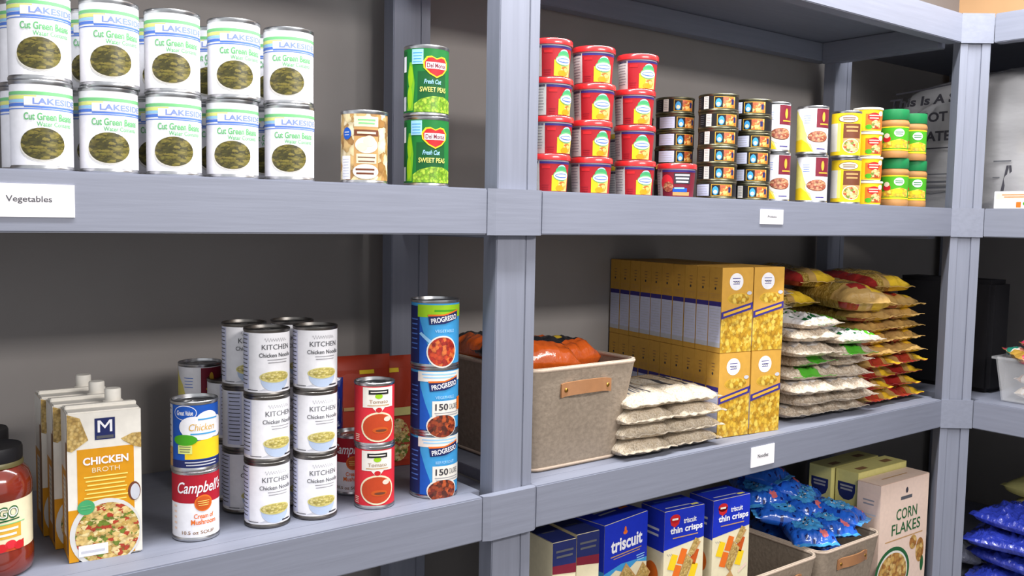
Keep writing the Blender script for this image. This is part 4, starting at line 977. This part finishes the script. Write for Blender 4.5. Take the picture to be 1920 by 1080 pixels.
# ------------------------------------------------------------------ things on the corner unit
def bundle():
    t = thing('plastic_wrapped_bundle', (2.690, -.02, U), 0, 'big grey plastic bag with a printed warning, filling the corner of the upper shelf', 'bag')
    bm = bmesh.new(); box(bm, -.13, .13, -.40, .34, 0, .392)
    bmesh.ops.subdivide_edges(bm, edges=bm.edges[:], cuts=26, use_grid_fill=True)
    for v in bm.verts:
        p = v.co.copy(); q = Vector((p.x / .13, (p.y + .03) / .37, p.z / .196 - 1))
        # round the box off towards a soft pillow
        for a in range(3):
            o = [abs(q[b]) for b in range(3) if b != a]
        rr = 1 - .10 * (q.x ** 2 * q.y ** 2 + q.y ** 2 * q.z ** 2 * (1 if q.z > 0 else .2) + q.x ** 2 * q.z ** 2 * (1 if q.z > 0 else .2))
        v.co.x = p.x * rr; v.co.y = (p.y + .03) * rr - .03; v.co.z = max(0.0005, (p.z) * (rr if q.z > 0 else 1))
        n = noise.noise(Vector((p.x * 9, p.y * 7, p.z * 11))) + .6 * noise.noise(Vector((p.x * 20, p.y * 22, p.z * 14 + 4)))
        edge = max(abs(q.x), abs(q.y))
        k = .012 if p.y < .02 else .004
        d = Vector((q.x if abs(q.x) > .9 else 0, q.y if abs(q.y) > .9 else 0, q.z if q.z > .9 else 0))
        v.co += d * n * k
        if v.co.z < .0005: v.co.z = .0005
    link('bag', mesh_of('bag', bm, 'bag_sheet', True, 60), t)
    a = Art()      # u runs from the back to the front of the shelf along the left face
    a.poly([(-.292, .335), (-.19, .342), (-.085, .352), (-.04, .354), (-.04, .357), (-.085, .356), (-.19, .347), (-.292, .3395)], 'soft_black', 1)
    a.text('This Is A Set', -.190, .312, .238, .027, 'soft_black', 1, bold=.035, shear=.12, rot=.02).text('DO NOT', -.215, .262, .165, .028, 'soft_black', 1, bold=.035, rot=.01).text('SEPARATE', -.215, .208, .190, .029, 'soft_black', 1, bold=.035, rot=.0)
    a.rect(-.292, .172, -.04, .1755, 'soft_black', 1).rect(-.29, .098, -.05, .1015, 'dgrey', 1).lines(-.25, -.05, .078, 2, .016, .006, 'dgrey', 1).wave(-.25, -.05, .046, .002, .003, 'dgrey', 1, 20, 2).rect(.0, .128, .045, .132, 'dgrey', 1).rect(.0, .085, .018, .088, 'dgrey', 1).poly([(.034, .118), (.040, .118), (.030, .05), (.022, .05)], 'soft_black', 1).poly([(.040, .118), (.046, .118), (.056, .05), (.048, .05)], 'soft_black', 1)
    link('warning_print', art_mesh('warning_print', a, lambda u, v, off: (-.137 - off + .004 * math.sin(u * 20), -u, v), .02), t)
bundle()
def small_carton():
    a = Art().rect(-.062, .001, .062, .038, 'white', 0).rect(-.060, .022, .060, .036, 'pink', 1).lines(-.05, .05, .032, 2, .005, .002, 'orange', 2).rect(-.058, .003, -.028, .018, 'white', 2).rect(-.026, .003, -.018, .016, 'orange', 2).ell(-.006, .012, .009, .007, 'leaf', 2)
    t = thing('bandage_box', (2.505, -.165, U), 0, 'small white printed carton at the front of the upper corner shelf', 'box')
    box_obj('carton', (-.045, .045, -.095, .095, 0, .045), 'white', t, .001)
    a2 = Art()
    for it in a.items: a2.items.append(([(x * 1.5, y * 1.12) for x, y in it[0]],) + it[1:])
    link('side_print', art_mesh('side_print', a2, on_left(-.0452)), t)
    b = Art()
    for s in (-1, 1): b.poly([(.02 * s - .028, .045), (.02 * s - .022, .045), (.01 * s - .020, .10), (.01 * s - .028, .10)], 'soft_black', 1)
small_carton()
t = thing('black_case', (2.640, .10, M), 0, 'tall black case standing in the shade behind the corner post', 'case')
bm = bmesh.new(); box(bm, -.055, .055, -.125, .16, 0, .315, .012); link('body', mesh_of('body', bm, 'black', True, 50), t)
bm = bmesh.new(); box(bm, -.012, .012, -.05, .05, .313, .332, .008); link('handle', mesh_of('handle', bm, 'soft_black', True, 50), t)
# clear tub of snack packs
t = thing('clear_basket', (2.592, -.222, M), 0, 'clear plastic basket of snack packs on the corner shelf', 'basket')
bm = bmesh.new()
def fr(s, zz, r=.0): return [bm.verts.new((sx * (.085 + .012 * s + r), sy * (.125 + .014 * s + r), zz)) for sx, sy in ((-1, -1), (1, -1), (1, 1), (-1, 1))]
rg = [fr(0, .002), fr(1, .112), fr(1, .114, .008), fr(1, .120, .008), fr(1, .120, -.002), fr(0, .004, -.0025)]
for p, q in zip(rg, rg[1:]):
    for i in range(4): bm.faces.new((p[i], p[(i + 1) % 4], q[(i + 1) % 4], q[i]))
bm.faces.new(rg[0][::-1]); bm.faces.new(rg[-1])
link('body', mesh_of('body', bm, 'clear_plastic', False), t)
def p_snack(u, v, s): return 0
SNK = [(-.0, -.05, .008, .2, 0, 0), (.0, .06, .008, 1.6, 0, 0), (-.01, -.04, .040, 1.4, .05, 0), (.01, .055, .042, .1, 0, .05), (.0, .0, .076, .5, 0, 0), (-.035, .075, .098, .9, .3, -.2), (.03, -.06, .100, .3, -.1, .1), (-.02, .03, .135, 1.2, .1, -.1)]
for k, (x, y, z, rz, tx, ty) in enumerate(SNK):
    me = bag_mesh(('snk', k % 2), .095, .125, .034, p_snack, ['loosesnack_pic' if k < 5 else 'snack_pic'], 91 + k % 2, .005, .010) if k < 5 else bag_mesh(('snk2', k), .10, .14, .034, p_snack, ['snack_pic'], 97 + k, .006, .010)
    bag('snack_pack', me, 2.592 + x, -.222 + y, M + z, rz, 'colourful snack pack, %s in the clear basket' % ['lowest at the front', 'lowest at the back', 'second layer front', 'second layer back', 'just under the rim', 'teal edged at the back corner over the rim', 'leaning over the front rim', 'topmost of the heap'][k], 'bag', 'snack packs in the clear basket', (tx, ty))
# blue bags on the lower corner shelf
def p_chip(u, v, s): return 1 if (u + .5) ** 2 + (v + .3) ** 2 < .03 else 0
for k, (x, y, z, rz, tx, lb) in enumerate(((2.60, -.17, .004, .2, 0, 'bottom of the pile'), (2.60, -.18, .055, -.1, .05, 'third from the top of the pile'), (2.585, -.165, .107, .15, 0, 'second from the top of the pile'), (2.605, -.18, .158, -.05, .04, 'topmost of the pile'))):
    me = bag_mesh(('chip', k % 2), .22, .30, .050, p_chip, ['film_deepblue', 'film_silver'], 111 + k % 2, .010, .016, px=2.0, nx=44, ny=56, fr=1.0)
    bag('blue_snack_bag', me, x, y, L + z, rz, 'shiny dark blue bag, %s on the lower corner shelf' % lb, 'bag', 'dark blue bags on the corner shelf', (tx, 0))
bag('silver_snack_bag', bag_mesh('silv', .12, .18, .05, p_plain, ['film_silver'], 131, .008), 2.560, .055, L + .03, .8, 'silvery bag between the corner post and the dark blue bags', 'bag', None, (.2, 0))
me = bag_mesh('yel', .20, .30, .07, p_plain, ['pale_yellow'], 137, .008)
for k in range(4): bag('yellow_bag', me, 2.83, -.16, L + .004 + k * .062, .1 * (-1) ** k, 'dull yellow bag behind the dark blue bags, %s' % ['lowest', 'second from the bottom', 'third from the bottom', 'uppermost'][k], 'bag', 'dull yellow bags')

# ------------------------------------------------------------------ light
def area(name, loc, target, sx, sy, power, col):
    d = bpy.data.lights.new(name, 'AREA'); d.shape = 'RECTANGLE'; d.size = sx; d.size_y = sy; d.energy = power; d.color = col
    o = bpy.data.objects.new(name, d); COL.objects.link(o); o.location = loc
    o.rotation_euler = (Vector(target) - Vector(loc)).to_track_quat('-Z', 'Y').to_euler()
    return o
area('ceiling_light', (1.15, -2.1, 2.40), (1.1, 0, 1.5), 1.3, .18, 40, (1, .965, .93))
area('ceiling_strip', (1.35, -.27, U + 1.02), (1.35, -.26, 0), 2.9, .10, 74, (.97, .985, 1))
w = bpy.data.worlds.new('room'); SC.world = w; w.use_nodes = True
w.node_tree.nodes['Background'].inputs['Color'].default_value = (.93, .96, 1.0, 1); w.node_tree.nodes['Background'].inputs['Strength'].default_value = .85

# ------------------------------------------------------------------ camera
F, CY, CZ, YAW, PIT, ROL = 1706.169, -1.2, -.047809, .6566187, .0761508, .0176534
cam = bpy.data.cameras.new('camera'); cam.sensor_fit = 'HORIZONTAL'; cam.sensor_width = 36.0; cam.lens = 36.0 * F / 1920.0; cam.clip_start = .05
co = bpy.data.objects.new('camera', cam); COL.objects.link(co)
fw = Vector((math.sin(YAW) * math.cos(PIT), math.cos(YAW) * math.cos(PIT), -math.sin(PIT)))
r = Vector((math.cos(YAW), -math.sin(YAW), 0)); u = r.cross(fw)
r2 = r * math.cos(ROL) + u * math.sin(ROL); u2 = u * math.cos(ROL) - r * math.sin(ROL)
mw = Matrix((r2, u2, -fw)).transposed().to_4x4(); mw.translation = (0, CY, U + CZ)
co.matrix_world = mw; SC.camera = co
vs = SC.view_settings; vs.view_transform = 'Standard'; vs.look = 'None'; vs.gamma = 1.0; vs.exposure = 0.0; vs.use_curve_mapping = False
